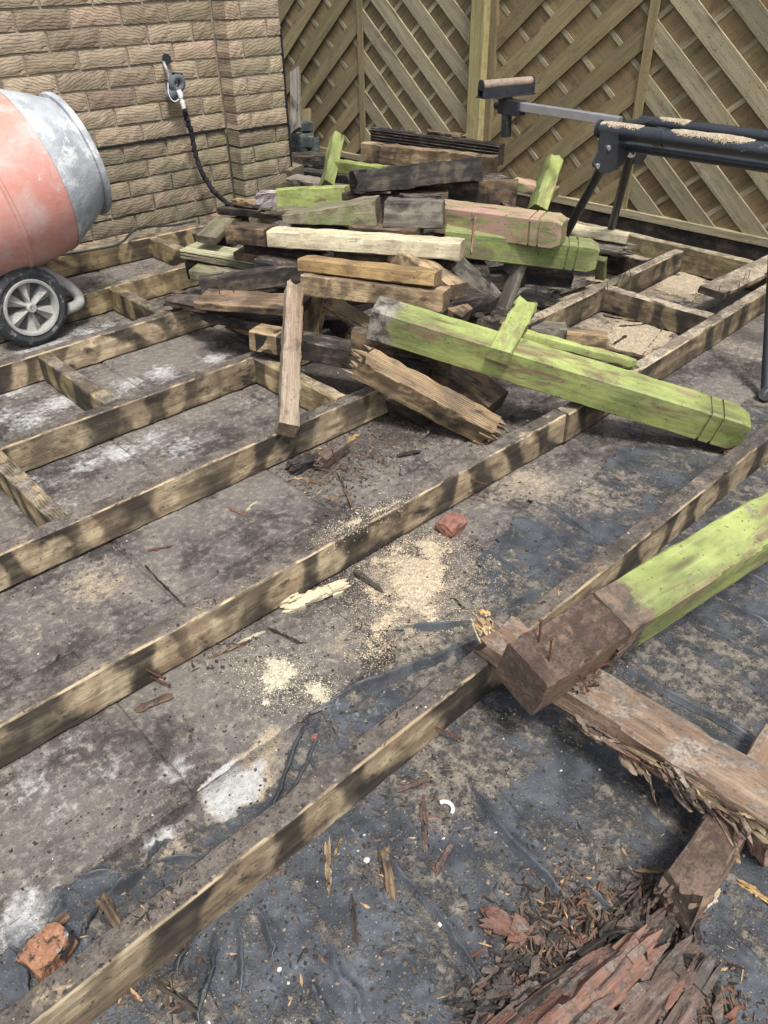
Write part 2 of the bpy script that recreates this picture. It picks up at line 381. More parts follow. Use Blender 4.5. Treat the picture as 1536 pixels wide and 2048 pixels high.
def plain(name, col, rough=0.6, metal=0.0, var=0.25, sc=30, dirt=None, dirt_amt=0.3, bump=0.0006, spec=None, updust=None, up_amt=0.5):
    m = N(name); o = m.obj()
    c = m.mix(m.ramp(m.noise(o, sc, 4, 0.6), 0.3, 0.7), tuple(x * (1 - var) for x in col), col)
    r = rough
    if dirt:
        df = m.ramp(m.noise(o, sc * 0.6, 6, 0.7, 0.4), 0.66 - 0.3 * dirt_amt, 0.76 - 0.3 * dirt_amt)
        c = m.mix(df, c, dirt); r = m.math('ADD', m.math('MULTIPLY', df, 0.9 - rough), rough)
    if updust:
        nz = m.n('SeparateXYZ'); m.l(m.n('NewGeometry').outputs['Normal'], nz.inputs[0])
        uf = m.math('MULTIPLY', m.ramp(nz.outputs[2], 0.3, 0.85), m.ramp(m.noise(o, 18, 6, 0.7), 0.66 - 0.35 * up_amt, 0.76 - 0.35 * up_amt))
        c = m.mix(uf, c, updust)
    return m.done(c, r, m.bump(m.noise(o, sc * 4, 4, 0.7), bump * 3, 0.8), metal, spec)
M['black_steel'] = plain('black_painted_steel', (0.028, 0.032, 0.038), 0.34, 0.0, 0.3, 40, (0.25, 0.2, 0.14), 0.12, 0.0003, 0.5, (0.42, 0.33, 0.22), 0.35)
M['black_steel_clean'] = plain('black_steel', (0.024, 0.027, 0.032), 0.32, 0.0, 0.3, 40, (0.25, 0.22, 0.18), 0.05, 0.0003, 0.5)
M['silver'] = plain('bare_steel', (0.62, 0.63, 0.65), 0.36, 0.85, 0.15, 30, (0.4, 0.38, 0.35), 0.08, 0.0002)
M['bolt'] = plain('zinc_bolt', (0.6, 0.6, 0.6), 0.4, 0.8, 0.1)
M['roller'] = plain('dusty_roller', (0.26, 0.195, 0.145), 0.7, 0.0, 0.35, 60, (0.45, 0.36, 0.27), 0.3)
M['nail'] = plain('rusty_nail', (0.13, 0.06, 0.035), 0.75, 0.3, 0.5, 200)
M['rubber'] = plain('dusty_black_rubber', (0.035, 0.036, 0.038), 0.7, 0.0, 0.3, 40, (0.17, 0.165, 0.155), 0.42)
M['wheelgrey'] = plain('grey_plastic_wheel', (0.33, 0.32, 0.29), 0.6, 0.0, 0.25, 40, (0.17, 0.16, 0.14), 0.3)
M['wheeldark'] = plain('dark_wheel_recess', (0.10, 0.10, 0.095), 0.75, 0.0, 0.3, 40, (0.22, 0.2, 0.17), 0.3)
M['cementgrey'] = plain('cement_caked_steel', (0.36, 0.375, 0.385), 0.75, 0.0, 0.35, 14, (0.50, 0.50, 0.49), 0.5, 0.0012)
M['tubegrey'] = plain('cement_spattered_tube', (0.34, 0.33, 0.30), 0.8, 0.0, 0.3, 30, (0.24, 0.15, 0.12), 0.25, 0.001)
M['webbing'] = plain('black_webbing', (0.018, 0.018, 0.022), 0.85, 0.0, 0.4, 150)
M['cable'] = plain('dark_cable', (0.03, 0.032, 0.036), 0.5, 0.0, 0.3, 50, (0.2, 0.18, 0.14), 0.1)
M['lagging'] = plain('grey_pipe_lagging', (0.11, 0.125, 0.135), 0.8, 0.0, 0.2, 60)
M['white_plastic'] = plain('white_plastic', (0.72, 0.70, 0.66), 0.45, 0.0, 0.1, 60, (0.4, 0.36, 0.3), 0.12)
M['lead'] = plain('grey_pipe', (0.33, 0.32, 0.31), 0.5, 0.4, 0.2, 60)
M['stone_dark'] = plain('dark_slate', (0.055, 0.065, 0.065), 0.75, 0.0, 0.4, 20, (0.11, 0.12, 0.10), 0.35, 0.002)
M['dpc'] = plain('bitumen', (0.012, 0.012, 0.013), 0.6, 0.0, 0.3, 60)
M['redbrick'] = plain('broken_red_brick', (0.30, 0.14, 0.10), 0.9, 0.0, 0.45, 60, (0.10, 0.085, 0.07), 0.4, 0.002)
M['orangebrick'] = plain('orange_brick', (0.42, 0.21, 0.12), 0.9, 0.0, 0.35, 50, (0.05, 0.04, 0.035), 0.62, 0.003, updust=(0.38, 0.35, 0.31), up_amt=0.35)
M['palebrick'] = plain('pale_pink_brick', (0.42, 0.26, 0.19), 0.9, 0.0, 0.4, 40, (0.10, 0.085, 0.07), 0.35, 0.002)
M['redchip'] = plain('red_brown_chip', (0.17, 0.078, 0.05), 0.85, 0.0, 0.5, 80, bump=0.001)
M['tanchip'] = plain('tan_chip', (0.42, 0.27, 0.14), 0.85, 0.0, 0.4, 80, bump=0.001)
M['brownchip'] = plain('brown_chip', (0.15, 0.10, 0.065), 0.9, 0.0, 0.5, 80, bump=0.001)
M['palechip'] = plain('pale_chip', (0.58, 0.42, 0.22), 0.85, 0.0, 0.35, 80, bump=0.001)
M['darkchip'] = plain('dark_chip', (0.035, 0.028, 0.023), 0.9, 0.0, 0.4, 80, bump=0.001)
M['soil'] = plain('soil_crumb', (0.115, 0.098, 0.08), 0.95, 0.0, 0.5, 120)
M['gritdark'] = plain('dark_grit', (0.045, 0.039, 0.034), 0.95, 0.0, 0.4, 200)
M['grittan'] = plain('tan_grit', (0.27, 0.225, 0.165), 0.95, 0.0, 0.4, 200)
M['gritwhite'] = plain('white_grit', (0.58, 0.56, 0.51), 0.95, 0.0, 0.3, 200)

def mat_drum():
    m = N('orange_drum_paint'); o = m.obj()
    c = m.mix(m.ramp(m.noise(o, 5, 4, 0.6), 0.35, 0.65), (0.46, 0.20, 0.155), (0.52, 0.31, 0.27))
    c = m.mix(m.math('MULTIPLY', m.ramp(m.noise(o, 9, 7, 0.75, 0.8), 0.46, 0.68), 0.6), c, (0.46, 0.37, 0.345))
    c = m.mix(m.ramp(m.noise(o, 30, 5, 0.75), 0.63, 0.72), c, (0.5, 0.47, 0.45))
    c = m.mix(m.ramp(m.noise(o, 16, 5, 0.7, 1.0), 0.67, 0.73), c, (0.54, 0.14, 0.065))
    return m.done(c, 0.6, m.bump(m.noise(o, 60, 4, 0.7), 0.002, 0.6))
M['drum'] = mat_drum()

def mat_brick():
    m = N('rustic_tan_brick'); o = m.obj(); r = m.rnd(); rn = m.math('MULTIPLY', r, 91.0)
    base = m.n('ValToRGB'); m.l(r, base.inputs[0]); e = base.color_ramp.elements
    e[0].position = 0; e[0].color = (0.252, 0.191, 0.130, 1); e[1].position = 1; e[1].color = (0.267, 0.183, 0.133, 1)
    for p, c in ((0.25, (0.281, 0.218, 0.148, 1)), (0.5, (0.232, 0.173, 0.115, 1)), (0.7, (0.221, 0.175, 0.119, 1)), (0.85, (0.277, 0.198, 0.141, 1))):
        k = e.new(p); k.color = c
    wv = m.n('TexWave', wave_type='BANDS', bands_direction='Z'); 
    cb = m.n('CombineXYZ'); m.l(rn, cb.inputs[0]); m.l(m.math('MULTIPLY', r, 0.37), cb.inputs[2])
    va = m.n('VectorMath', operation='ADD'); m.l(o, va.inputs[0]); m.l(cb.outputs[0], va.inputs[1])
    tilt = m.n('VectorRotate', rotation_type='Y_AXIS'); m.l(va.outputs[0], tilt.inputs[0]); m.l(m.math('MULTIPLY', m.math('SUBTRACT', m.math('FRACT', m.math('MULTIPLY', r, 7.77)), 0.5), 0.75), tilt.inputs['Angle'])
    m.l(tilt.outputs[0], wv.inputs['Vector'])
    wv.inputs['Scale'].default_value = 26; wv.inputs['Distortion'].default_value = 9; wv.inputs['Detail'].default_value = 3.5; wv.inputs['Detail Scale'].default_value = 0.75
    groove = m.ramp(wv.outputs['Fac'], 0.05, 0.42)
    c = m.mix(m.ramp(m.noise(o, 40, 5, 0.7, 0.2, rn), 0.35, 0.68), base.outputs[0], m.mix(0.45, base.outputs[0], (0.379, 0.311, 0.218)))
    c = m.mix(m.math('MULTIPLY', m.math('MULTIPLY', m.ramp(groove, 0.0, 1.0, 1.0, 0.0), m.ramp(m.noise(o, 14, 3, 0.6, 0.0, rn), 0.38, 0.6)), 0.6), c, (0.093, 0.067, 0.044))
    vv = m.math('ADD', 0.70, m.math('MULTIPLY', m.math('FRACT', m.math('MULTIPLY', r, 13.7)), 0.58))
    cv3 = m.n('CombineXYZ'); [m.l(vv, cv3.inputs[q]) for q in range(3)]
    c = m.mix(1.0, c, cv3.outputs[0], 'MULTIPLY')
    p = m.pos()
    sz = m.n('SeparateXYZ'); m.l(p, sz.inputs[0])
    low = m.ramp(sz.outputs[2], 0.62, 0.30)
    c = m.mix(m.math('MULTIPLY', low, m.math('MULTIPLY', m.ramp(m.noise(p, 9, 5, 0.65), 0.32, 0.6), 0.75)), c, (0.120, 0.107, 0.068))
    rx = m.ramp(sz.outputs[0], 1.75, 2.3)
    c = m.mix(m.math('MULTIPLY', rx, m.math('MULTIPLY', m.ramp(m.noise(p, 7, 5, 0.65), 0.45, 0.7), 0.55)), c, (0.191, 0.188, 0.091))
    c = m.mix(m.ramp(m.noise(p, 75, 3, 0.7), 0.69, 0.74), c, (0.501, 0.434, 0.323))
    h = m.math('ADD', groove, m.math('MULTIPLY', m.noise(o, 70, 4, 0.7, 0.0, rn), 0.5))
    return m.done(c, 0.92, m.bump(h, 0.0018, 0.6))
M['brick'] = mat_brick()
def mat_mortar():
    m = N('mortar'); p = m.pos()
    c = m.mix(m.ramp(m.noise(p, 12, 5, 0.65), 0.3, 0.7), (0.200, 0.166, 0.123), (0.286, 0.241, 0.177))
    c = m.mix(m.ramp(m.noise(p, 130, 2, 0.6), 0.55, 0.7), c, (0.121, 0.096, 0.066))
    sz = m.n('SeparateXYZ'); m.l(p, sz.inputs[0])
    c = m.mix(m.math('MULTIPLY', m.ramp(sz.outputs[2], 0.5, 0.4), m.ramp(m.noise(p, 8, 3, 0.6), 0.35, 0.6)), c, (0.072, 0.064, 0.041))
    return m.done(c, 0.95, m.bump(m.noise(p, 160, 4, 0.7), 0.003, 0.8))
M['mortar'] = mat_mortar()

def mat_dirt(name, membrane):
    m = N(name); p = m.pos()
    n1 = m.noise(p, 3.2, 5, 0.6, 0.3); n2 = m.noise(p, 11, 6, 0.68, 0.3); n3 = m.noise(p, 55, 5, 0.72); n4 = m.noise(p, 330, 3, 0.7)
    sand = m.attr('sand'); white = m.attr('white'); damp = m.attr('damp')
    if membrane:
        n2 = m.noise(m.scale(p, (16, 6.5, 8)), 1.0, 6, 0.68, 0.4)
        c = m.mix(m.ramp(m.noise(p, 14, 4, 0.6), 0.35, 0.7), (0.028, 0.0305, 0.034), (0.070, 0.076, 0.084))
        dirt = m.mix(m.ramp(n3, 0.35, 0.62), (0.048, 0.042, 0.036), (0.172, 0.150, 0.121))
        cov = m.math('ADD', m.math('MULTIPLY', n2, 0.55), m.math('ADD', m.math('MULTIPLY', n3, 0.30), m.math('MULTIPLY', n1, 0.20)))
        cov = m.math('SUBTRACT', m.math('ADD', cov, m.math('MULTIPLY', sand, 0.30)), m.math('MULTIPLY', m.attr('crest'), 0.16))
        df = m.ramp(cov, 0.50, 0.60)
        c = m.mix(m.math('MULTIPLY', df, 0.93), c, dirt)
        rough = m.math('ADD', m.math('MULTIPLY', df, 0.45), 0.45)
    else:
        c = m.mix(m.ramp(n2, 0.32, 0.68), (0.053, 0.046, 0.043), (0.118, 0.104, 0.096))
        c = m.mix(m.ramp(n1, 0.42, 0.62), c, m.mix(0.55, c, (0.185, 0.165, 0.14)))
        c = m.mix(m.math('MULTIPLY', m.ramp(n3, 0.46, 0.66), 0.85), c, (0.235, 0.205, 0.165))
        c = m.mix(m.math('MULTIPLY', m.ramp(m.math('ADD', m.math('MULTIPLY', n1, .6), m.math('MULTIPLY', n2, .4)), 0.50, 0.40), 0.65), c, (0.036, 0.031, 0.029))
        df = m.math('MULTIPLY', n3, 1.0); rough = 0.92
        c = m.mix(m.math('MULTIPLY', m.ramp(damp, 0.1, 0.9), 0.75), c, (0.03, 0.025, 0.022))
    s0 = m.math('ADD', sand, m.math('MULTIPLY', m.math('SUBTRACT', m.math('ADD', m.math('MULTIPLY', n2, 0.5), m.math('MULTIPLY', n3, 0.5)), 0.5), 2.1))
    c = m.mix(m.math('MULTIPLY', m.ramp(s0, 0.25, 0.75), 0.9), c, m.mix(m.ramp(n4, 0.35, 0.65), (0.23, 0.185, 0.125), (0.42, 0.345, 0.245)))
    w0 = m.math('ADD', white, m.math('MULTIPLY', m.math('SUBTRACT', m.math('ADD', m.math('MULTIPLY', n2, 0.45), m.math('MULTIPLY', n3, 0.55)), 0.5), 2.2))
    c = m.mix(m.math('MULTIPLY', m.ramp(w0, 0.2, 0.95), 0.92), c, m.mix(m.ramp(n3, 0.3, 0.7), (0.30, 0.29, 0.27), (0.48, 0.475, 0.455)))
    c = m.mix(m.math('MULTIPLY', m.ramp(n4, 0.62, 0.70), 0.55), c, m.mix(0.6, c, (0.55, 0.50, 0.42)))
    c = m.mix(m.math('MULTIPLY', m.ramp(n4, 0.40, 0.33), 0.5), c, (0.024, 0.021, 0.019))
    h = m.math('ADD', m.math('MULTIPLY', n3, 1.0), m.math('MULTIPLY', n4, 0.45))
    if membrane:
        h = m.math('MULTIPLY', h, m.math('ADD', m.math('MULTIPLY', df, 0.85), 0.15))
    return m.done(c, rough, m.bump(h, 0.007, 0.85), 0.0, 0.35 if membrane else 0.15)
M['slab'] = mat_dirt('dirty_paving_slab', False)
M['membrane'] = mat_dirt('dirty_black_plastic_sheet', True)
def mat_saw(name, a, b):
    m = N(name); p = m.pos()
    c = m.mix(m.ramp(m.noise(p, 60, 5, 0.75), 0.3, 0.7), a, b)
    c = m.mix(m.ramp(m.noise(p, 300, 2, 0.7), 0.55, 0.68), c, tuple(x * 0.45 for x in a))
    c = m.mix(m.ramp(m.noise(p, 300, 2, 0.7), 0.42, 0.34), c, tuple(min(0.8, x * 1.35) for x in b))
    return m.done(c, 0.95, m.bump(m.noise(p, 240, 4, 0.75), 0.004, 1.0), 0, 0.1)
M['saw'] = mat_saw('fresh_sawdust', (0.38, 0.305, 0.205), (0.54, 0.45, 0.325))
M['sawpale'] = mat_saw('pale_sawdust', (0.40, 0.345, 0.24), (0.62, 0.56, 0.42))
M['sawgrey'] = mat_saw('dirty_sawdust', (0.27, 0.215, 0.145), (0.44, 0.365, 0.26))
def mat_earth():
    m = N('earth'); p = m.pos()
    c = m.mix(m.ramp(m.noise(p, 5, 6, 0.65), 0.3, 0.7), (0.04, 0.034, 0.028), (0.10, 0.088, 0.07))
    return m.done(c, 0.95, m.bump(m.noise(p, 60, 5, 0.7), 0.01, 0.9))
M['earth'] = mat_earth()

# ------------------------------------------------------------------ timber
def beam_mesh(name, L, w, h, seg=0.045, bev=0.004, rough=0.0011, chip=0.0, prof=None, ta=(1, 1), tb=(1, 1), jag='', seed=0, bow=0.0, fib=16, fibl=0.06, cut=0.0):
    rg = random.Random(seed * 131 + 7)
    n = max(2, int(L / seg) + 1)
    xs = [L * i / n for i in range(n + 1)]
    if prof:
        xs = sorted(set([x for x in xs if all(abs(x - p[0]) > 0.012 for p in prof)] + [p[0] for p in prof]))
    def sc(x):
        if not prof: return 1.0
        px_ = [p[0] for p in prof]; return float(np.interp(x, px_, [p[1] for p in prof]))
    a, b = w / 2, h / 2
    bv = min(bev, a * 0.6, b * 0.6)
    base = [(-a, -b + bv), (-a, 0), (-a, b - bv), (-a + bv, b), (0, b), (a - bv, b), (a, b - bv), (a, 0), (a, -b + bv), (a - bv, -b), (0, -b), (-a + bv, -b)]
    vs = []; m = len(base)
    ph = rg.random() * 6; jn = [rg.random() * 50 for _ in range(m)]
    for i, x in enumerate(xs):
        t = x / L; k = sc(x)
        sy = (ta[0] * (1 - t) + tb[0] * t) * k; sz = (ta[1] * (1 - t) + tb[1] * t) * k
        dz = bow * math.sin(math.pi * t)
        for j, (y, z) in enumerate(base):
            q = 1.0
            e = rg.gauss(0, rough)
            if chip and j in (2, 3, 5, 6) and 0 < i < len(xs) - 1:
                e2 = max(0.0, rg.gauss(0, 1) - 0.6) * chip
            else: e2 = 0
            r = math.hypot(y, z) or 1
            xx = x + (cut * z / b if b else 0) * (1 if i == 0 else (-1 if i == len(xs) - 1 else 0))
            if jag and ((i == 0 and 'a' in jag) or (i == len(xs) - 1 and 'b' in jag)): xx += rg.uniform(-0.5, 1) * min(0.022, L * .12) * (1 if i == 0 else -1)
            vs.append((xx, y * sy * q + (y / r) * (e - e2), z * sz * q + (z / r) * (e - e2) + dz))
    mb = MB(); fs = []
    R = len(xs)
    for i in range(R - 1):
        for j in range(m):
            p, q = i * m + j, i * m + (j + 1) % m
            fs.append((p, q, q + m, p + m))
    fs.append(tuple(range(m))); fs.append(tuple((R - 1) * m + j for j in range(m - 1, -1, -1)))
    mb.add(vs, fs)
    for end in jag:
        for k in range(fib):
            y = rg.uniform(-a, a) * (ta[0] if end == 'a' else tb[0]) * 0.92; z = rg.uniform(-b, b) * (ta[1] if end == 'a' else tb[1]) * 0.92
            l = rg.uniform(0.25, 1) * fibl; t1, t2 = min(rg.uniform(0.003, 0.011), w * .22), min(rg.uniform(0.002, 0.006), h * .25)
            i0 = min(.035, L * .2); x0 = i0 if end == 'a' else L - i0; s = -1 if end == 'a' else 1
            x1 = x0 + s * (l + i0 * .86); dy, dz = rg.gauss(0, min(.005, w * .09)), rg.gauss(0, min(.005, h * .1))
            xm = x0 + s * (l + i0 * .86) * 0.6
            vv = []
            for xx, f, o in ((x0, 1, 0), (xm, 0.9, 0.5), (x1, 0.15, 1)):
                for c, d in ((-1, -1), (1, -1), (1, 1), (-1, 1)):
                    vv.append((xx, y + c * t1 * f + dy * o, z + d * t2 * f + dz * o))
            ff = []
            for q in range(2):
                for j in range(4):
                    p, r_ = q * 4 + j, q * 4 + (j + 1) % 4
                    ff.append((p, r_, r_ + 4, p + 4))
            ff.append((8, 9, 10, 11))
            if s < 0: ff = [tuple(reversed(f)) for f in ff]
            mb.add(vv, ff)
    me = mb.mesh(name, (), 25)
    return me
def frame_of(A, B, roll=0.0, up=Vector((0, 0, 1))):
    A = Vector(A); B = Vector(B)
    a = (B - A).normalized()
    u = up - a * up.dot(a)
    if u.length < 0.05: u = Vector((0, 1, 0)) - a * a.y
    u.normalize(); y = u.cross(a)
    if roll:
        r = Matrix.Rotation(RAD(roll), 3, a); u = r @ u; y = r @ y
    Mx = Matrix((a, y, u)).transposed().to_4x4(); Mx.translation = A
    return Mx, (B - A).length
_seed = [0]
def beam(name, A, B, w, h, mat, roll=0.0, label=None, cat=None, group=None, parent=None, up=Vector((0, 0, 1)), **kw):
    _seed[0] += 1
    Mx, L = frame_of(A, B, roll, up)
    me = beam_mesh(name, L, w, h, seed=_seed[0], **kw)
    o = put(name, me, parent, M[mat], Mx)
    return tag(o, label, cat, group)

# ------------------------------------------------------------------ the ground: earth, paving slabs, plastic sheet
mb = MB(); mb.add([(-60, -60, -0.03), (60, -60, -0.03), (60, 60, -0.03), (-60, 60, -0.03)], [(0, 1, 2, 3)])
ground = put('ground', mb.mesh('ground'), None, M['earth']); tag(ground, kind='structure')

def pz0(l): return [PZ(x, y, 0.0) for x, y in l]
WHITE = [(pz0([(398, 1572), (470, 1518), (520, 1535), (515, 1600), (445, 1636), (408, 1605)]), 1.15, 0.016),
         (pz0([(288, 1702), (345, 1640), (362, 1668), (300, 1712)]), 0.7, 0.02)]
SANDP = [pz0([(394, 1574), (500, 1494), (544, 1530), (526, 1600), (445, 1640), (404, 1608)]), pz0([(505, 1492), (560, 1452), (572, 1480), (548, 1512)])]
WBLOB = [(PZ(x, y, 0), r, a) for x, y, r, a in (
    (60, 840, .07, .62), (120, 805, .07, .62), (240, 790, .05, .35), (350, 755, .05, .4), (255, 770, .06, .55), (320, 745, .06, .6), (430, 718, .05, .6), (445, 735, .04, .4),
    (150, 885, .06, .55), (240, 905, .06, .62), (170, 930, .06, .5), (360, 895, .06, .5), (80, 960, .06, .3), (60, 700, .07, .55), (110, 690, .07, .55), (175, 665, .06, .55), (220, 650, .05, .5),
    (20, 835, .07, .45), (60, 990, .06, .35), (290, 880, .07, .4), (120, 1010, .05, .3), (200, 1545, .05, .35), (150, 1490, .04, .3), (60, 1570, .06, .35), (120, 1620, .04, .3), (45, 1830, .05, .6), (20, 780, .06, .6), (500, 760, .04, .4), (590, 745, .05, .3), (410, 770, .05, .5),
    (355, 1540, .03, .5), (520, 800, .08, .25), (560, 770, .05, .25), (1080, 250, .05, .2))]
SAND = [(PZ(x, y, 0), r, a) for x, y, r, a in (
    (180, 1170, .10, .55), (110, 1210, .08, .4), (60, 1260, .06, .3), (1050, 970, .12, .6), (1000, 990, .08, .4), (1180, 1000, .10, .35), (820, 1260, .12, .5), (700, 1290, .10, .35), (830, 1170, .12, .5),
    (1250, 760, .1, .25), (560, 1350, .06, .3), (1180, 560, .25, .5), (1130, 620, .15, .45), (1330, 570, .25, .75), (1250, 660, .2, .75), (1300, 640, .16, .6), (1400, 540, .2, .6), (1480, 700, .15, .4),
    (1040, 1300, .06, .2), (1250, 1400, .1, .2), (1450, 1350, .1, .25), (940, 1550, .06, .35), (350, 880, .12, .2), (1500, 620, .12, .4), (330, 1010, .1, .2), (815, 1160, .10, .75), (800, 1240, .07, .6), (760, 1290, .04, .5), (180, 1175, .07, .6), (1030, 985, .08, .6), (560, 1360, .05, .4), (510, 1535, .035, .9), (535, 1475, .03, .8), (330, 1690, .035, .6), (640, 1230, .1, .3), (520, 1180, .1, .25), (700, 960, .1, .2), (380, 830, .12, .3), (300, 900, .12, .25))]
DAMP = [(PZ(x, y, 0), r, a) for x, y, r, a in ((690, 700, .35, .9), (640, 660, .3, .9), (850, 620, .3, .7), (800, 850, .14, .7), (650, 930, .13, .7), (720, 900, .12, .6), (950, 800, .14, .6), (520, 950, .06, .4), (1000, 860, .1, .4), (600, 1000, .12, .3), (1230, 1850, .12, .6), (900, 540, .35, .8))]
def blobs(x, y, L, gain=1.0):
    v = np.zeros(np.shape(x))
    for p, r, a in L: v = np.maximum(v, a * gain * np.exp(-(((x - p.x) ** 2 + (y - p.y) ** 2) / r ** 2)))
    return v
def masks(x, y):
    s = blobs(x, y, SAND); wv = blobs(x, y, WBLOB, 1.35); d = blobs(x, y, DAMP)
    for poly in SANDP:
        xx = x + (fbm(x, y, 30, 4) - .5) * .015; yy = y + (fbm(x, y, 30, 9) - .5) * .015
        dd, _, _ = polydist(xx, yy, poly, True)
        s = np.maximum(s, 1.1 * np.clip(np.where(inpoly(xx, yy, poly), .7 + dd / .008, .7 - dd / .008), 0, 1))
    for poly, a, soft in WHITE:
        xx = x + (fbm(x, y, 30, 4) - .5) * .03; yy = y + (fbm(x, y, 30, 9) - .5) * .03
        dd, _, _ = polydist(xx, yy, poly, True); ins = inpoly(xx, yy, poly)
        wv = np.maximum(wv, a * np.clip(np.where(ins, 0.75 + dd / soft, 0.6 - dd / soft), 0, 1))
    return s, wv, d
def grid_mesh(name, X, Y, Z, keep=None, skirt=None, attrs=True):
    ny, nx = X.shape
    co = np.stack([X, Y, Z], -1).reshape(-1, 3)
    i = np.arange(ny * nx).reshape(ny, nx)
    q = np.stack([i[:-1, :-1], i[:-1, 1:], i[1:, 1:], i[1:, :-1]], -1).reshape(-1, 4)
    if keep is not None: q = q[keep.reshape(-1)]
    if skirt is not None:
        b = np.concatenate([i[0, :], i[1:, -1], i[-1, -2::-1], i[-2:0:-1, 0]])
        lo = co[b].copy(); lo[:, 2] = skirt
        n0 = len(co); co = np.concatenate([co, lo]); k = len(b); j = np.arange(k)
        q = np.concatenate([q, np.stack([b, n0 + j, n0 + (j + 1) % k, b[(j + 1) % k]], -1)])
    used = np.unique(q); rem = np.full(len(co), -1); rem[used] = np.arange(len(used))
    co = co[used]; q = rem[q]
    me = bpy.data.meshes.new(name)
    me.vertices.add(len(co)); me.vertices.foreach_set('co', co.astype(np.float32).ravel())
    me.loops.add(q.size); me.loops.foreach_set('vertex_index', q.astype(np.int32).ravel())
    me.polygons.add(len(q)); me.polygons.foreach_set('loop_start', np.arange(0, q.size, 4, dtype=np.int32)); me.polygons.foreach_set('loop_total', np.full(len(q), 4, np.int32))
    me.polygons.foreach_set('use_smooth', np.ones(len(q), bool))
    if attrs:
        for nm, v in zip(('sand', 'white', 'damp'), masks(co[:, 0], co[:, 1])):
            at = me.attributes.new(nm, 'FLOAT', 'POINT'); at.data.foreach_set('value', v.astype(np.float32))
    me.update(calc_edges=True)
    return me
def ground_z(x, y): return 0.004 * (fbm(x, y, 9, 2) - .5) + 0.0032 * (fbm(x, y, 60, 5, 3) - .5)

patio = empty('patio', (1.5, 1.5, 0)); tag(patio, kind='structure')
GAP = 0.0018
k = 0
for row in range(-3, 7):
    y0 = 0.769 + 0.45 * (row - 1); 
    off = 0.277 if (row % 2) else 0.502
    for c in range(-3, 8):
        x0 = off + 0.45 * c
        if x0 > 3.15 or x0 < -1.1: continue
        near = (row >= 1) and not (row < 2 and x0 > 1.2)
        r = 58 if near else 16
        xs = np.linspace(x0 + GAP, x0 + 0.45 - GAP, r); ys = np.linspace(y0 + GAP, y0 + 0.45 - GAP, r)
        X, Y = np.meshgrid(xs, ys)
        rg = random.Random(row * 31 + c)
        edge = np.minimum(np.minimum(X - xs[0], xs[-1] - X), np.minimum(Y - ys[0], ys[-1] - Y))
        Z = ground_z(X, Y) + rg.uniform(-.002, .002) + (X - x0) * rg.gauss(0, .003) - 0.003 * np.exp(-edge / .005)
        o = put('paving_slab', grid_mesh('paving_slab', X, Y, Z, None, -0.028), patio, M['slab'])

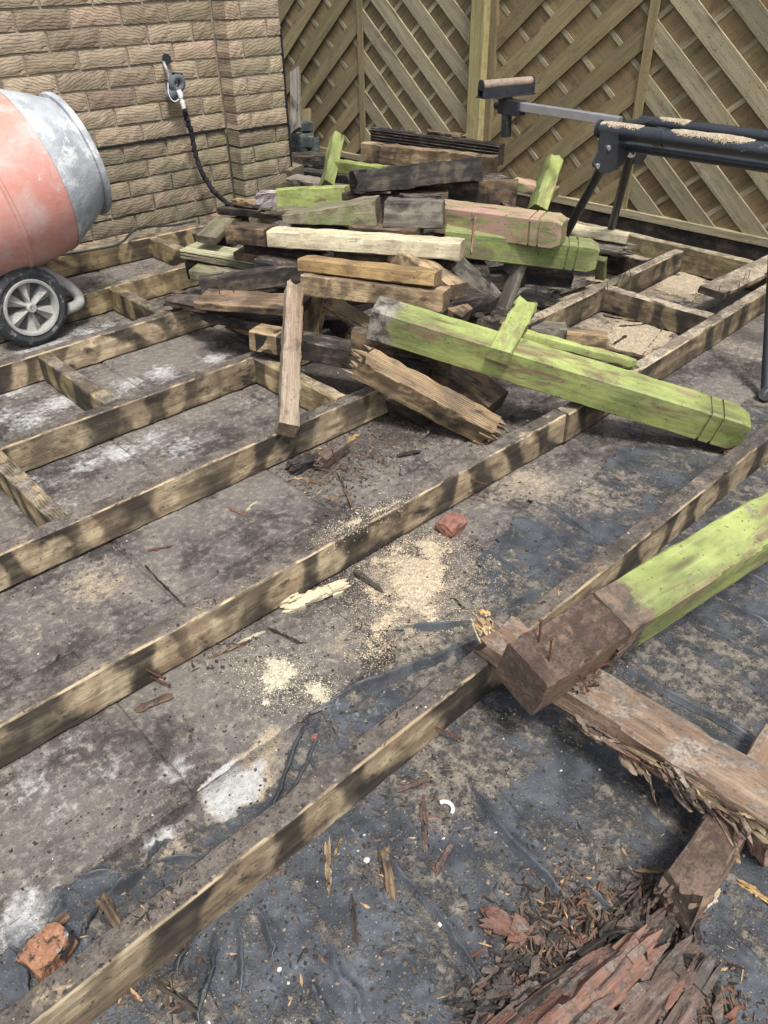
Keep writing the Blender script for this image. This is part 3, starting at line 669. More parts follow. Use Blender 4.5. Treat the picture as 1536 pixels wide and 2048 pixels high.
mb = MB(); mb.add([(-1.6, -.5, -.0045), (3.6, -.5, -.0045), (3.6, 3.9, -.0045), (-1.6, 3.9, -.0045)], [(0, 1, 2, 3)])
put('joint_sand', mb.mesh('joint_sand'), patio, M['slab'])
SHEET = [(-10, 1880), (150, 1762), (235, 1745), (300, 1735), (345, 1690), (420, 1655), (545, 1585), (590, 1500), (612, 1440), (700, 1392), (800, 1345), (800, 1262), (945, 1243), (905, 1195), (985, 1100), (1060, 1005), (1180, 960), (1250, 900), (1330, 880), (1420, 880), (1500, 800), (1620, 760)]
SHEETW = pz0(SHEET) + [Vector((2.6, 0.75, 0)), Vector((2.6, -0.75, 0)), Vector((-0.6, -0.75, 0)), Vector((-0.6, 0.62, 0))]
FOLD = [([(1066, 1008), (1220, 1096)], .010, .007), ([(1085, 1003), (1135, 1037)], .006, .005), ([(1000, 1228), (1100, 1184)], .014, .011), ([(622, 1432), (720, 1386), (860, 1330), (980, 1277)], .018, .011),
        ([(622, 1432), (592, 1510), (562, 1590), (540, 1640)], .012, .010), ([(640, 1440), (620, 1530), (575, 1600)], .008, .008), ([(790, 1263), (870, 1262), (945, 1246)], .013, .007), ([(702, 1659), (767, 1708), (803, 1756), (884, 1847), (985, 1997), (1010, 2060)], .010, .009),
        ([(692, 1717), (734, 1760), (799, 1821), (825, 1867), (884, 1929)], .005, .005), ([(944, 1579), (995, 1657), (1092, 1759), (1155, 1818)], .010, .010), ([(1143, 1751), (1190, 1795), (1241, 1841)], .010, .008),
        ([(1272, 1560), (1330, 1603), (1385, 1642)], .007, .006), ([(437, 1868), (422, 1978), (390, 2060)], .016, .012), ([(476, 1837), (488, 1939), (480, 2000)], .010, .010), ([(516, 1806), (543, 1884), (555, 1960)], .008, .008),
        ([(152, 1763), (234, 1747)], .008, .006), ([(211, 1806), (301, 1743)], .017, .009), ([(301, 1739), (422, 1716)], .010, .006), ([(293, 1735), (310, 1705), (344, 1685)], .008, .005), ([(207, 1814), (180, 1860), (168, 1888)], .012, .009),
        ([(1210, 1319), (1314, 1381), (1438, 1447), (1560, 1515)], .010, .011), ([(1376, 1249), (1470, 1295), (1560, 1340)], .008, .008), ([(1436, 1209), (1550, 1262)], .012, .010), ([(1457, 1146), (1550, 1182)], .010, .008), ([(1356, 1216), (1419, 1269)], .006, .006),
        ([(1100, 1110), (1190, 1165), (1200, 1150)], .010, .012), ([(975, 1105), (1040, 1150), (1085, 1145)], .010, .008), ([(1030, 1040), (1100, 1075), (1130, 1110)], .008, .012), ([(660, 1900), (710, 2000), (730, 2048)], .005, .006), ([(620, 1960), (670, 2060)], .006, .006),
        ([(390, 1880), (350, 1960)], .008, .009), ([(860, 1880), (950, 2048)], .005, .009), ([(1180, 1420), (1260, 1470)], .006, .008), ([(1340, 1390), (1500, 1480)], .006, .009), ([(1000, 1600), (1070, 1690)], .004, .007), ([(690, 1440), (760, 1425), (790, 1430)], .006, .005),
        ([(20, 1900), (60, 1960), (60, 2048)], .010, .014), ([(130, 1790), (100, 1880)], .006, .008), ([(1430, 1850), (1536, 1960)], .004, .006), ([(1480, 1780), (1536, 1830)], .004, .005)]
FOLDW = [(pz0(p), h, wd) for p, h, wd in FOLD]
def sheet_z(x, y, folds=True):
    z = 0.0075 + 0.012 * (fbm(x, y, 5, 21) - .5) + 0.0035 * (fbm(x, y, 22, 23) - .5) + 0.0035 * (fbm(x, y, 90, 25, 3) - .5)
    xx = x + (fbm(x, y, 26, 31) - .5) * .020; yy = y + (fbm(x, y, 26, 33) - .5) * .020
    for p, h, wd in (FOLDW if folds else ()):
        if h >= .008: h = h * .25
        d, t, s = polydist(xx, yy, p)
        env = np.clip(np.minimum(t, 1 - t) * 5 + .25, 0, 1)
        sw = np.where(s > 0, wd * 0.42, wd * 1.5)
        h = h * 1.9; sw = sw * .52
        z = z + env * (h * np.exp(-(d / sw) ** 2) - 0.2 * h * np.exp(-((d - 1.8 * wd) / wd) ** 2))
    return np.maximum(z, 0.003)
ST = .0041
xs = np.arange(-0.30, 2.45, ST); ys = np.arange(-0.35, 1.22, ST)
X, Y = np.meshgrid(xs, ys)
Z = sheet_z(X, Y)
cx, cy = X[:-1, :-1] + ST / 2, Y[:-1, :-1] + ST / 2
jx = cx + (fbm(cx, cy, 24, 41) - .5) * .05; jy = cy + (fbm(cx, cy, 24, 43) - .5) * .05
keep = inpoly(jx, jy, [(p.x, p.y) for p in SHEETW])
de, _, _ = polydist(X, Y, [(p.x, p.y) for p in SHEETW[:len(SHEET)]])
sme = grid_mesh('plastic_sheet', X, Y, Z, keep)
cv = np.empty(len(sme.vertices) * 3, np.float32); sme.vertices.foreach_get('co', cv); cv = cv.reshape(-1, 3)
cr_ = np.clip((cv[:, 2] - .0145) / .010, 0, 1)
at = sme.attributes.new('crest', 'FLOAT', 'POINT'); at.data.foreach_set('value', cr_.astype(np.float32))
sheet = put('plastic_sheet', sme, None, M['membrane'])
tag(sheet, 'torn black plastic ground sheet, wrinkled and covered in dirt, under the nearest joists', 'plastic sheet')
def curl(pts, h, wd, seed):
    P = spline([Vector((p.x, p.y, 0)) for p in pts], 7); n = len(P); r = random.Random(seed)
    prof = ((1.9, -.05), (1.2, .22), (.6, .68), (.12, .98), (-.25, 1.0), (-.52, .78), (-.55, .50), (-.35, .30))
    vs = []; fs = []
    for i, p in enumerate(P):
        t = (P[min(i + 1, n - 1)] - P[max(i - 1, 0)]).normalized(); s_ = Vector((t.y, -t.x, 0))
        u = i / (n - 1); e = min(1.0, 2.6 * min(u, 1 - u) + .06) * r.uniform(.82, 1.15)
        hh, ww = h * e, wd * (.45 + .55 * e) * r.uniform(.85, 1.15); jog = r.gauss(0, .0012)
        for a, b in prof:
            q = p + s_ * (a * ww + jog)
            vs.append((q.x, q.y, float(sheet_base(q.x, q.y)) + b * hh + .0006))
    k = len(prof)
    for i in range(n - 1):
        for j in range(k - 1):
            a = i * k + j; fs.append((a, a + k, a + k + 1, a + 1))
    m_ = MB(); m_.add(vs, fs); me = m_.mesh('fold', (M['membrane'],), True)
    for nm, v in (('sand', 0.0), ('white', 0.0), ('damp', 0.0), ('crest', 0.4)):
        at = me.attributes.new(nm, 'FLOAT', 'POINT'); at.data.foreach_set('value', np.full(len(me.vertices), v, np.float32))
    sm_ = me; put('fold', me, sheet)
def sheet_base(x, y): return sheet_z(np.array([x]), np.array([y]), False)[0]
for i, (p, h, wd) in enumerate(FOLDW):
    if h >= .008: curl(p, min(.021, h * 1.25), wd * .50, 900 + i)
SHEETP = [(p.x, p.y) for p in SHEETW]
def surf_z(x, y):
    x = np.asarray(x, float); y = np.asarray(y, float)
    return np.where(inpoly(x, y, SHEETP), sheet_z(x, y), ground_z(x, y))
def gz(p): return float(surf_z(np.array([p.x]), np.array([p.y]))[0])

# ------------------------------------------------------------------ brick wall and pier
WY, PYF, WX1, PX1 = 3.56, 3.449, 2.275, 2.575
wall = empty('brick_wall', (1.2, 3.6, 0), 'rustic tan brick house wall with a projecting pier at its right end', 'brick wall')
mb = MB()
mb.box((-1.0, WY + .009, -0.02), (PX1 - .006, WY + .22, 2.5)); mb.box((WX1 + .007, PYF + .008, -0.02), (PX1 - .006, WY + .0085, 2.5))
put('mortar_bed', mb.mesh('mortar_bed'), wall, M['mortar'])
CH = 0.0752; Z0 = 0.455 - 6 * CH
def brick_mesh(L, seed, D=0.10):
    rg = random.Random(seed); H = CH - 0.010
    nx = 8 if L > .15 else 5; nz = 4
    vs = []; fs = []
    for j in range(nz):
        for i in range(nx):
            ex = i in (0, nx - 1); ez = j in (0, nz - 1)
            x = L * i / (nx - 1) + (rg.gauss(0, .0012) if ex else rg.gauss(0, .004)); z = H * j / (nz - 1) + (rg.gauss(0, .0012) if ez else rg.gauss(0, .003))
            y = 0.003 if (ex or ez) else rg.uniform(-.0025, .001)
            vs.append((x, y, z))
    for j in range(nz - 1):
        for i in range(nx - 1):
            a = j * nx + i; fs.append((a, a + 1, a + nx + 1, a + nx))
    ring = [i for i in range(nx)] + [(j + 1) * nx - 1 for j in range(1, nz)] + [(nz - 1) * nx + i for i in range(nx - 2, -1, -1)] + [j * nx for j in range(nz - 2, 0, -1)]
    b0 = len(vs); vs += [(vs[i][0], D, vs[i][2]) for i in ring]
    n = len(ring)
    fs += [(ring[(i + 1) % n], ring[i], b0 + i, b0 + (i + 1) % n) for i in range(n)]
    m = MB(); m.add(vs, fs)
    me = m.mesh('brick', (M['brick'],)); return me
BR = {L: [brick_mesh(L, s + int(L * 1000)) for s in range(7)] for L in (0.215, 0.1025, 0.075)}
rg = random.Random(5)
upper = []
def lay(x, y, z, L, face=0):
    if z > 1.22: upper.append((x, y, z, L)); return
    o = put('brick', rg.choice(BR[L]), wall)
    Mx = Matrix.Translation((x, y + rg.gauss(0, .0012), z + .005 + rg.gauss(0, .0008))) @ Matrix.Rotation(rg.gauss(0, .006), 4, 'Y')
    o.matrix_local = Matrix.Translation(-wall.location) @ Mx
for c in range(0, 33):
    z = Z0 + c * CH
    x = WX1 - 0.0 - (0.1025 + .01 if c % 2 else 0.215 + .01)
    if c % 2: lay(x + .005, WY, z, 0.1025); 
    else: lay(x + .005, WY, z, 0.215)
    while x > (0.35 if z > .55 else 0.1):
        x -= 0.225; lay(x + .005, WY, z, 0.215)
    if c % 2: lay(WX1, PYF, z, 0.215); lay(WX1 + .2235, PYF, z, 0.075)
    else: lay(WX1, PYF, z, 0.075); lay(WX1 + .0835, PYF, z, 0.215)
mb = MB()
for x, y, z, L in upper: mb.box((x, y, z + .005), (x + L, y + .1, z + CH - .005))
tag(put('upper_bricks', mb.mesh('upper_bricks', (M['brick'],)), wall), kind='stuff')
# bitumen damp course showing as a ragged black line
mb = MB()
for (xa, xb, y, t) in ((0.9, 1.42, WY, .007), (1.42, 1.76, WY, .0035), (1.76, 2.27, WY, .0045), (2.277, 2.46, PYF, .005), (2.46, 2.57, PYF, .0025)):
    n = int((xb - xa) / .02)
    for i in range(n):
        a = xa + (xb - xa) * i / n; b = xa + (xb - xa) * (i + 1) / n
        h1 = t * rg.uniform(.6, 1.5); h2 = t * rg.uniform(.5, 1.2)
        mb.box((a, y - .004 - rg.uniform(0, .004), 0.4575 - h1), (b, y + .012, 0.4575 + h2))
put('damp_course', mb.mesh('damp_course', (M['dpc'],)), wall)
mb = MB(); mb.box((PX1 - .004, PYF - .003, 0.0), (PX1 + .004, WY + .22, 0.86)); put('bitumen_edge', mb.mesh('bitumen_edge', (M['dpc'],)), wall)

# ------------------------------------------------------------------ lattice fence
FX = 3.55
def clip(poly, lo, hi):
    for ax, v, s in ((0, lo[0], 1), (0, hi[0], -1), (1, lo[1], 1), (1, hi[1], -1)):
        out = []
        for i in range(len(poly)):
            p, q = poly[i], poly[(i + 1) % len(poly)]
            dp, dq = (p[ax] - v) * s, (q[ax] - v) * s
            if dp >= 0: out.append(p)
            if dp * dq < 0:
                t = dp / (dp - dq); out.append((p[0] + (q[0] - p[0]) * t, p[1] + (q[1] - p[1]) * t))
        poly = out
        if len(poly) < 3: return None
    return poly
# in the fence plane: s runs to the right (towards -Y), t is height
FM = Matrix(((0, 0, -1, FX), (-1, 0, 0, 0), (0, 1, 0, 0), (0, 0, 0, 1)))
ANG = math.atan(0.80)
def strip(parent, name, c0, width, d0, d1, slope, lo, hi, mat):
    """a board whose centre line passes (mid, c0); its own X runs along the board"""
    ca, sa = math.cos(ANG), math.sin(ANG) * slope
    mx = (lo[0] + hi[0]) / 2
    L = 2.2
    poly = [(mx + ca * u - sa * v, c0 + sa * u + ca * v) for u, v in ((-L, -width / 2), (L, -width / 2), (L, width / 2), (-L, width / 2))]
    poly = clip(poly, lo, hi)
    if not poly: return
    ox, oy = sum(p[0] for p in poly) / len(poly), sum(p[1] for p in poly) / len(poly)
    loc = [((p[0] - ox) * ca + (p[1] - oy) * sa, -(p[0] - ox) * sa + (p[1] - oy) * ca) for p in poly]
    m = MB(); e = rg.gauss(0, .0008)
    m.prism(loc, d1 - d0)
    me = m.mesh(name, (M[mat],))
    R = Matrix(((ca, -sa, 0, ox), (sa, ca, 0, oy), (0, 0, 1, d0 + e), (0, 0, 0, 1)))
    put(name, me, parent, None, FM @ R)
def bar(parent, name, lo, hi, d0, d1, mat):
    """upright or level bar; its own X runs along its longer side"""
    m = MB(); a, b = hi[0] - lo[0], hi[1] - lo[1]
    c = ((lo[0] + hi[0]) / 2, (lo[1] + hi[1]) / 2)
    if b > a:
        m.prism([(-b / 2, -a / 2), (b / 2, -a / 2), (b / 2, a / 2), (-b / 2, a / 2)], d1 - d0)
        R = Matrix(((0, -1, 0, c[0]), (1, 0, 0, c[1]), (0, 0, 1, d0), (0, 0, 0, 1)))
    else:
        m.prism([(-a / 2, -b / 2), (a / 2, -b / 2), (a / 2, b / 2), (-a / 2, b / 2)], d1 - d0)
        R = Matrix(((1, 0, 0, c[0]), (0, 1, 0, c[1]), (0, 0, 1, d0), (0, 0, 0, 1)))
    me = m.mesh(name, (M[mat],))
    return put(name, me, parent, None, FM @ R)
fence = empty('lattice_fence', (FX, 3.0, 0), 'brown diagonal lattice timber fence behind the pile and saw stand', 'fence')
def fence_panel(yc, hw, label, lm, rm):
    f = empty('fence_panel', (FX, yc, 0)); f.parent = fence; f.matrix_local = Matrix.Translation((0, yc - 3.0, 0))
    s0, s1, sc = -yc - hw, -yc + hw, -yc
    z0, z1 = 0.075, 1.62
    bar(f, 'stile', (s0, z0), (s0 + .038, z1), -.012, .030, 'fence'); bar(f, 'stile', (s1 - .038, z0), (s1, z1), -.012, .030, 'fence')
    bar(f, 'rail', (s0 + .038, z0), (s1 - .038, z0 + .032), -.012, .032, 'fencegrey'); bar(f, 'rail', (s0 + .038, z1 - .035), (s1 - .038, z1), -.012, .032, 'fence')
    bar(f, 'batten', (sc - .021, z0 + .032), (sc + .021, z1 - .035), .0125, .024, 'fence')
    for half, slope, fm in ((0, 1, lm), (1, -1, rm)):
        lo = (s0 + .038, z0 + .032) if half == 0 else (sc, z0 + .032)
        hi = (sc, z1 - .035) if half == 0 else (s1 - .038, z1 - .035)
        k = -8
        while k < 18:                                   # front slats, then crossing boards and laths behind them
            strip(f, 'slat', 0.09 + k * 0.208 - slope * 0, 0.081, .001, .0115, slope, lo, hi, fm); k += 1
        for k in range(-9, 20):
            strip(f, 'back_board', 0.05 + k * 0.215, 0.155, -.010, -.003, -slope, lo, hi, 'fenceback')
            strip(f, 'lath', 0.05 + 0.1075 + k * 0.215, 0.022, -.006, .0004, -slope, lo, hi, 'fencegrey')
    return f
fence_panel(2.055, 0.905, 'brown lattice fence panel behind the saw stand, between the post and the frame edge', 'fence', 'fencegrey')
fence_panel(3.955, 0.905, 'darker lattice fence panel behind the timber pile, next to the brick pier', 'fence', 'fencegrey')
fence_panel(0.155, 0.905, '', 'fence', 'fencegrey')
beam('fence_post', (FX - .03, 1.105, -0.02), (FX - .03, 1.105, 1.75), 0.092, 0.085, 'fencepost', 0, parent=fence, up=Vector((-1, 0, 0)), rough=.0006)
post = beam('fence_post', (FX - .03, 3.005, -0.02), (FX - .03, 3.005, 1.75), 0.092, 0.085, 'fencepost', 0, parent=fence, up=Vector((-1, 0, 0)), rough=.0006)
beam('gravel_board', (FX - .01, 5.0, 0.028), (FX - .01, -0.8, 0.028), 0.03, 0.085, 'burnt', 0, 'dark board along the ground beneath the lattice fence', 'gravel board')

# ------------------------------------------------------------------ the deck frame: joists and noggings nailed together
frame = empty('deck_frame', (1.6, 1.8, 0), 'weathered deck subframe of joists and noggings laid between brick wall and fence', 'deck frame')
JZ, JW, JH = 0.048, 0.043, 0.096
def joist(x0, x1, y0, y1, mat='joist', name='joist', top=JH, parent=frame, **kw):
    """front faces from (x0,y0) to (x1,y1); stands on the ground"""
    d = Vector((x1 - x0, y1 - y0, 0)).normalized(); n = Vector((-d.y, d.x, 0)) * JW / 2
    h = top - 0.004
    return beam(name, Vector((x0, y0, 0.004 + h / 2)) + n, Vector((x1, y1, 0.004 + h / 2)) + n, JW, h, mat, parent=parent, chip=.0028, rough=.0009, seg=.03, **kw)
j2a = joist(-0.9, 1.62, 1.045, 1.012)
j2b = joist(1.625, 3.165, 1.006, 1.06, 'joist_far')
j3a = joist(-0.6, 1.9, 1.49, 1.482); j3b = joist(1.905, 3.165, 1.478, 1.52, 'joist_far')
j4 = joist(-0.4, 2.6, 1.927, 1.935); j4b = joist(2.605, 3.165, 1.936, 1.94, 'joist_far')
j5 = joist(-0.2, 2.4, 2.438, 2.46); j6 = joist(-0.1, 2.2, 2.84, 2.892, 'joist_new')
j7 = joist(-0.1, 2.2, 3.47, 3.335, 'joist_new')
def nog(x, ya, yb, mat='joist_new', top=JH - .003, **kw):
    return joist(x, x, ya - .002, yb + .002, mat, 'nogging', top, **kw)
nog(0.79, 1.933 + JW, 2.440); nog(0.435, 1.488 + JW, 1.928); nog(1.275, 1.488 + JW, 1.928); nog(1.71, 2.890 + JW, 3.36); nog(1.255, 2.452 + JW, 2.868)
nog(2.59, 1.042 + JW, 1.500, 'joist_far'); nog(2.985, 1.522 + JW, 1.938, 'joist_far')
rim = beam('rim_joist', (3.19, 3.3, 0.056), (3.19, -0.7, 0.056), JW, 0.104, 'plate', parent=frame, chip=.003)
# the nearest joist lies apart from the frame
j1 = joist(-0.75, 0.848, 0.5655, 0.5655, parent=None); tag(j1, 'long stained joist nearest the camera, crossing the bottom left of the picture', 'joist')
j1b = joist(0.853, 3.16, 0.566, 0.574, parent=None); tag(j1b, 'damp dark joist running to the right behind the nearest lime green post', 'joist')
def nail_mesh(L=0.06, r=0.0024):
    m = MB(); m.tube([(0, 0, 0), (0, 0, L * .5), (L * .02, 0, L)], r, 6); m.tube([(L * .02, 0, L), (L * .02, 0, L + .0015)], r * 2.1, 7)
    return m.mesh('nail', (M['nail'],))
NAILM = nail_mesh()
def nail(parent, p, d, s=1.0):
    o = put('nail', NAILM, parent, None, Matrix.Translation(p) @ Vector(d).normalized().to_track_quat('Z', 'Y').to_matrix().to_4x4() @ Matrix.Scale(s, 4))
    return o
for par, px_, py_, Yf in ((j1, 872, 1455, .566), (j1, 874, 1480, .566), (j2a, 290, 1338, 1.03), (j2a, 300, 1352, 1.03), (j2b, 940, 958, 1.018), (j2a, 935, 984, 1.018)):
    nail(par, PY(px_, py_, Yf), (0.35, -1, -0.1), 0.75)
for par, px_, py_ in ((j3b, 1166, 598), (j3b, 1215, 582), (j3b, 1234, 570), (j3b, 1244, 563), (j3b, 1262, 555)):
    nail(par, PZ(px_, py_, JH - .004), (rg.gauss(0, .2), rg.gauss(0, .2), 1), .55)
b60 = beam('board', PZ(1422, 586, .112), PZ(1575, 513, .112), 0.10, 0.026, 'joist_far', 2, 'flat board with upright nails lying on the frame beside the fence', 'board', chip=.006, jag='b')
for px_, py_ in ((1437, 588), (1476, 580), (1486, 563), (1497, 556)): nail(b60, PZ(px_, py_, .122), (rg.gauss(0, .1), rg.gauss(0, .1), 1), .5)

# ------------------------------------------------------------------ the heap of sawn timber
PILE = 'sawn timbers thrown on the pile'
def T(label, A, B, w, h, mat, roll=0, cat='timber', name='timber', group=PILE, **kw):
    kw = {**dict(chip=.004, rough=.0014, seg=.03), **kw}
    if group and roll == 0 and h < w * .75: roll = rg.uniform(-11, 11)      # nothing in the heap lies quite flat
    return beam(name, A, B, w, h, mat, roll, label, cat, group, **kw)
# hidden lower layers that carry the heap
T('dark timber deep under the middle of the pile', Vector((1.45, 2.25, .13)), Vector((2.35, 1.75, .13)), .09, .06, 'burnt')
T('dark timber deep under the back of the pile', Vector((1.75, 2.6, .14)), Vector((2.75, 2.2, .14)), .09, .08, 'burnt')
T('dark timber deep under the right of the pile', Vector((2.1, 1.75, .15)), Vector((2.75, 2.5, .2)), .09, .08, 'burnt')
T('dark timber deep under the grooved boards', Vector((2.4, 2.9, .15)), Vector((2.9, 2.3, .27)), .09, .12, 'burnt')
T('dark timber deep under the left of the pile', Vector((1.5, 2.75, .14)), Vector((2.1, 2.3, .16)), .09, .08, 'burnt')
# back
gb = T('dark grooved board standing on edge at the very top back of the pile', PZ(747, 273, .40), PZ(1003, 309, .40), .043, .088, 'burnt', 0, 'board', 'board')
for i in range(6):
    g = beam('groove_ridge', PZ(747, 273, .40) + Vector((0, 0, .034 - .013 * i)), PZ(1003, 309, .40) + Vector((0, 0, .034 - .013 * i)), .051, .0065, 'burnt', parent=gb, rough=.0004)
T('tan weathered board on edge just below the grooved board', PZ(727, 303, .375), PZ(992, 333, .375), .043, .085, 'tan', 0, 'board', 'board')
T('black charred beam lying across the upper middle of the pile', PZ(703, 366, .435), PZ(958, 338, .462), .098, .082, 'burnt', -14, rough=.003, chip=.008, jag='a', fib=10, fibl=.02)
T('brown board with a pale knot behind the black charred beam', PZ(850, 378, .38), PZ(1033, 390, .37), .043, .105, 'brown', 0, 'board', 'board')
T('thin brown board tucked beneath the black charred beam', PZ(784, 385, .385), PZ(897, 387, .385), .09, .022, 'brown', 5, 'board', 'board')
T('short green rail end behind the upright green block', PZ(1030, 366, .36), PZ(1112, 387, .34), .06, .04, 'limepink', 0, 'rail', 'rail')
T('short upright lime green block with a dark crack at the right of the pile', PZ(1074, 421, .29), PZ(1107, 322, .445), .058, .072, 'lime', 40, 'post block', 'post_block', chip=.004, jag='b', fib=8, fibl=.025)
T('upright lime green rail stub at the back left of the pile', PZ(654, 374, .27), PZ(674, 275, .43), .055, .062, 'lime', 35, 'rail', 'rail', chip=.003)
T('lime green rail joined level beside the upright rail stub', PZ(672, 332, .335), PZ(772, 346, .345), .05, .055, 'lime', 0, 'rail', 'rail')
p45 = T('lime green post with a broken whitish end at the left of the pile', PZ(566, 398, .305), PZ(702, 393, .345), .095, .085, 'lime', -6, 'post', 'post')
beam('broken_end', PZ(522, 400, .29), PZ(569, 399, .303), .085, .06, 'palebroken', 0, parent=p45, jag='a', rough=.005, fib=22, fibl=.03)
T('dark thin board jutting left in front of the pier', PZ(462, 348, .17), PZ(548, 366, .17), .08, .03, 'mossplank', 0, 'board', 'board')
T('splintered tan board under the thin board before the pier', PZ(458, 363, .13), PZ(548, 384, .13), .09, .035, 'tan', 0, 'board', 'board', jag='a', chip=.006)
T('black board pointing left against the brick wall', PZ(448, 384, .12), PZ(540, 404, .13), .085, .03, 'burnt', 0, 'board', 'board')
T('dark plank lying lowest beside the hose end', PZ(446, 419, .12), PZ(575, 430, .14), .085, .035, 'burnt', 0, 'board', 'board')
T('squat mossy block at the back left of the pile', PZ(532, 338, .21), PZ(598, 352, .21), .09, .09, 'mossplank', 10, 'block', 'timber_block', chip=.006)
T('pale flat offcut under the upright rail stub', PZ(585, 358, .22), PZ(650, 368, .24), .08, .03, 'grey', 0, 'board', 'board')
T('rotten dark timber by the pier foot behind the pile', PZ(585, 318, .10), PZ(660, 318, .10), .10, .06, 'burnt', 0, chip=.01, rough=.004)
# middle
T('tapered grey brown wedge with a black sawn end', PZ(572, 434, .365), PZ(757, 421, .40), .09, .088, 'mossplank', 0, ta=(.9, .32), tb=(1, 1), chip=.004)
b = T('short block with a whitish cobweb and black end on the pile top', PZ(772, 424, .40), PZ(888, 427, .40), .095, .085, 'grey', -4, 'block', 'timber_block', chip=.004, cut=.003)
CAP = lambda L: [(0, 1), (L - .116, 1), (L - .1155, .90), (L - .1095, .90), (L - .109, 1), (L - .083, 1), (L - .0825, .90), (L - .0765, .90), (L - .076, 1), (L - .030, 1), (L, .74)]
def capped_post(label, A, B, w, mat, roll=0, **kw):
    L = (Vector(B) - Vector(A)).length
    return T(label, A, B, w, w, mat, roll, 'post', 'post', prof=CAP(L), rough=.0005, chip=.0012, **kw)
capped_post('pinkish green grooved post pointing right, upper of two on the pile', PZ(880, 432, .335), PZ(1128, 464, .33), .098, 'limepink', 3)
capped_post('mossy green grooved post pointing right, directly under the pinkish one', PZ(890, 478, .275), PZ(1194, 513, .23), .094, 'limeold', 3)
T('whitish grey board poking out right beneath the saw stand leg', PZ(1120, 454, .19), PZ(1256, 477, .17), .075, .033, 'cream', 0, 'board', 'board', chip=.004)
T('short splintered whitish board under the other whitish board', PZ(1150, 487, .14), PZ(1243, 500, .13), .08, .028, 'grey', 0, 'board', 'board', jag='b', chip=.004)
T('small mossy green peg below the end of the mossy post', PZ(1203, 517, .12), PZ(1201, 556, .03), .042, .03, 'limeold', 0, 'peg', 'timber_peg')
T('long cream beam lying flat across the front of the pile', PZ(545, 473, .326), PZ(926, 498, .332), .094, .055, 'cream', -5)
T('brown end piece butted to the left of the long cream beam', PZ(466, 464, .322), PZ(543, 472, .326), .096, .060, 'brown', -5, 'block', 'timber_block')
shard = T('rotten brown shard hanging point down from a nail', PZ(949, 434, .418), PZ(942, 508, .325), .022, .012, 'red', 25, 'shard', 'shard', ta=(.45, .6), tb=(.25, .4), chip=.003, rough=.002, seg=.012)
T('notched brown plank offcut on the grooved decking', PZ(452, 442, .295), PZ(412, 480, .27), .085, .028, 'mossplank', 0, 'board', 'board', cut=.0)
dk = T('pale green grooved decking board at the left of the pile', PZ(378, 500, .215), PZ(550, 530, .20), .118, .022, 'mossplank', 0, 'decking board', 'decking_board')
A_, B_ = PZ(378, 500, .215), PZ(550, 530, .20)
mx_, L_ = frame_of(A_, B_)
for i in range(7):
    off = mx_.to_3x3() @ Vector((0, -.0505 + i * .0168, .0135)); beam('ridge', A_ + off, B_ + off, .0115, .007, 'decking', parent=dk, rough=.0003, bev=.001)
T('brown offcut wedged between the decking and the cream beam', PZ(480, 506, .235), PZ(604, 522, .235), .085, .03, 'brown', 0, 'board', 'board')
T('mossy board lying underneath the decking board', PZ(392, 541, .165), PZ(490, 553, .165), .09, .04, 'mossplank', 0, 'board', 'board')
T('dark beam slanting up to the right below the decking board', PZ(402, 573, .215), PZ(606, 545, .245), .05, .062, 'burnt', 0, chip=.003)
pl = T('wide brown plank with a cobweb at the left front of the pile', PZ(404, 598, .20), PZ(612, 612, .21), .115, .028, 'brown', 4, 'plank', 'plank')
nail(pl, PZ(440, 590, .215), (0, 0, 1), .6); nail(pl, PZ(467, 588, .215), (.2, 0, 1), .6)
T('splintered reddish board poking out furthest left', PZ(345, 597, .13), PZ(428, 613, .15), .085, .026, 'redgrey', 0, 'board', 'board', jag='a', chip=.006, rough=.003)
T('dark board edge deep between cream beam and orange plank', PZ(680, 499, .28), PZ(852, 524, .28), .09, .045, 'brown', 0, 'board', 'board')
T('orange yellow plank on top of the knotty beam', PZ(606, 526, .343), PZ(876, 556, .343), .075, .04, 'orange', -8, 'plank', 'plank')
kb = T('knotty brown beam directly under the orange plank', PZ(612, 565, .292), PZ(893, 600, .282), .088, .062, 'tan', -8)
T('brown timber angled behind the right end of the knotty beam', PZ(795, 505, .30), PZ(914, 583, .245), .085, .055, 'tan', 0)
T('grey brown beam sloping down to the ground right of centre', PZ(872, 488, .30), PZ(984, 590, .10), .09, .06, 'grey', 0)
T('leaning board end with white mould, right of centre', PZ(1033, 522, .20), PZ(1003, 612, .035), .092, .034, 'grey', 0, 'board', 'board', chip=.005)
T('black beam lying beneath the mossy grooved post', PZ(1040, 545, .14), PZ(1142, 556, .12), .085, .05, 'burnt', 0)
nb = T('flat grey broken board with a nail beside the sawdust', PZ(1043, 590, .03), PZ(1097, 602, .03), .085, .022, 'grey', 0, 'board', 'board', jag='b', chip=.006)
nail(nb, PZ(1072, 590, .04), (0, .1, 1), .6)
T('small brown beam end above the big green post', PZ(874, 600, .20), PZ(932, 636, .16), .07, .05, 'brown', 0, 'block', 'timber_block')
T('black burnt chunk above the big green post', PZ(936, 640, .10), PZ(990, 657, .09), .07, .05, 'burnt', 0, 'block', 'timber_block', chip=.012, rough=.006, seg=.02)
T('reddish brown chunk half hidden above the big green post', PZ(985, 646, .07), PZ(1050, 655, .07), .07, .04, 'brown', 0, 'block', 'timber_block', chip=.006)
T('grey board stub beside the joist right of the short green stub', PZ(1060, 658, .06), PZ(1131, 662, .055), .07, .04, 'grey', 0, 'board', 'board')
T('pale brown block lying in the sawdust behind the green lath', PZ(1132, 675, .05), PZ(1212, 684, .045), .095, .05, 'tan', 0, 'block', 'timber_block')
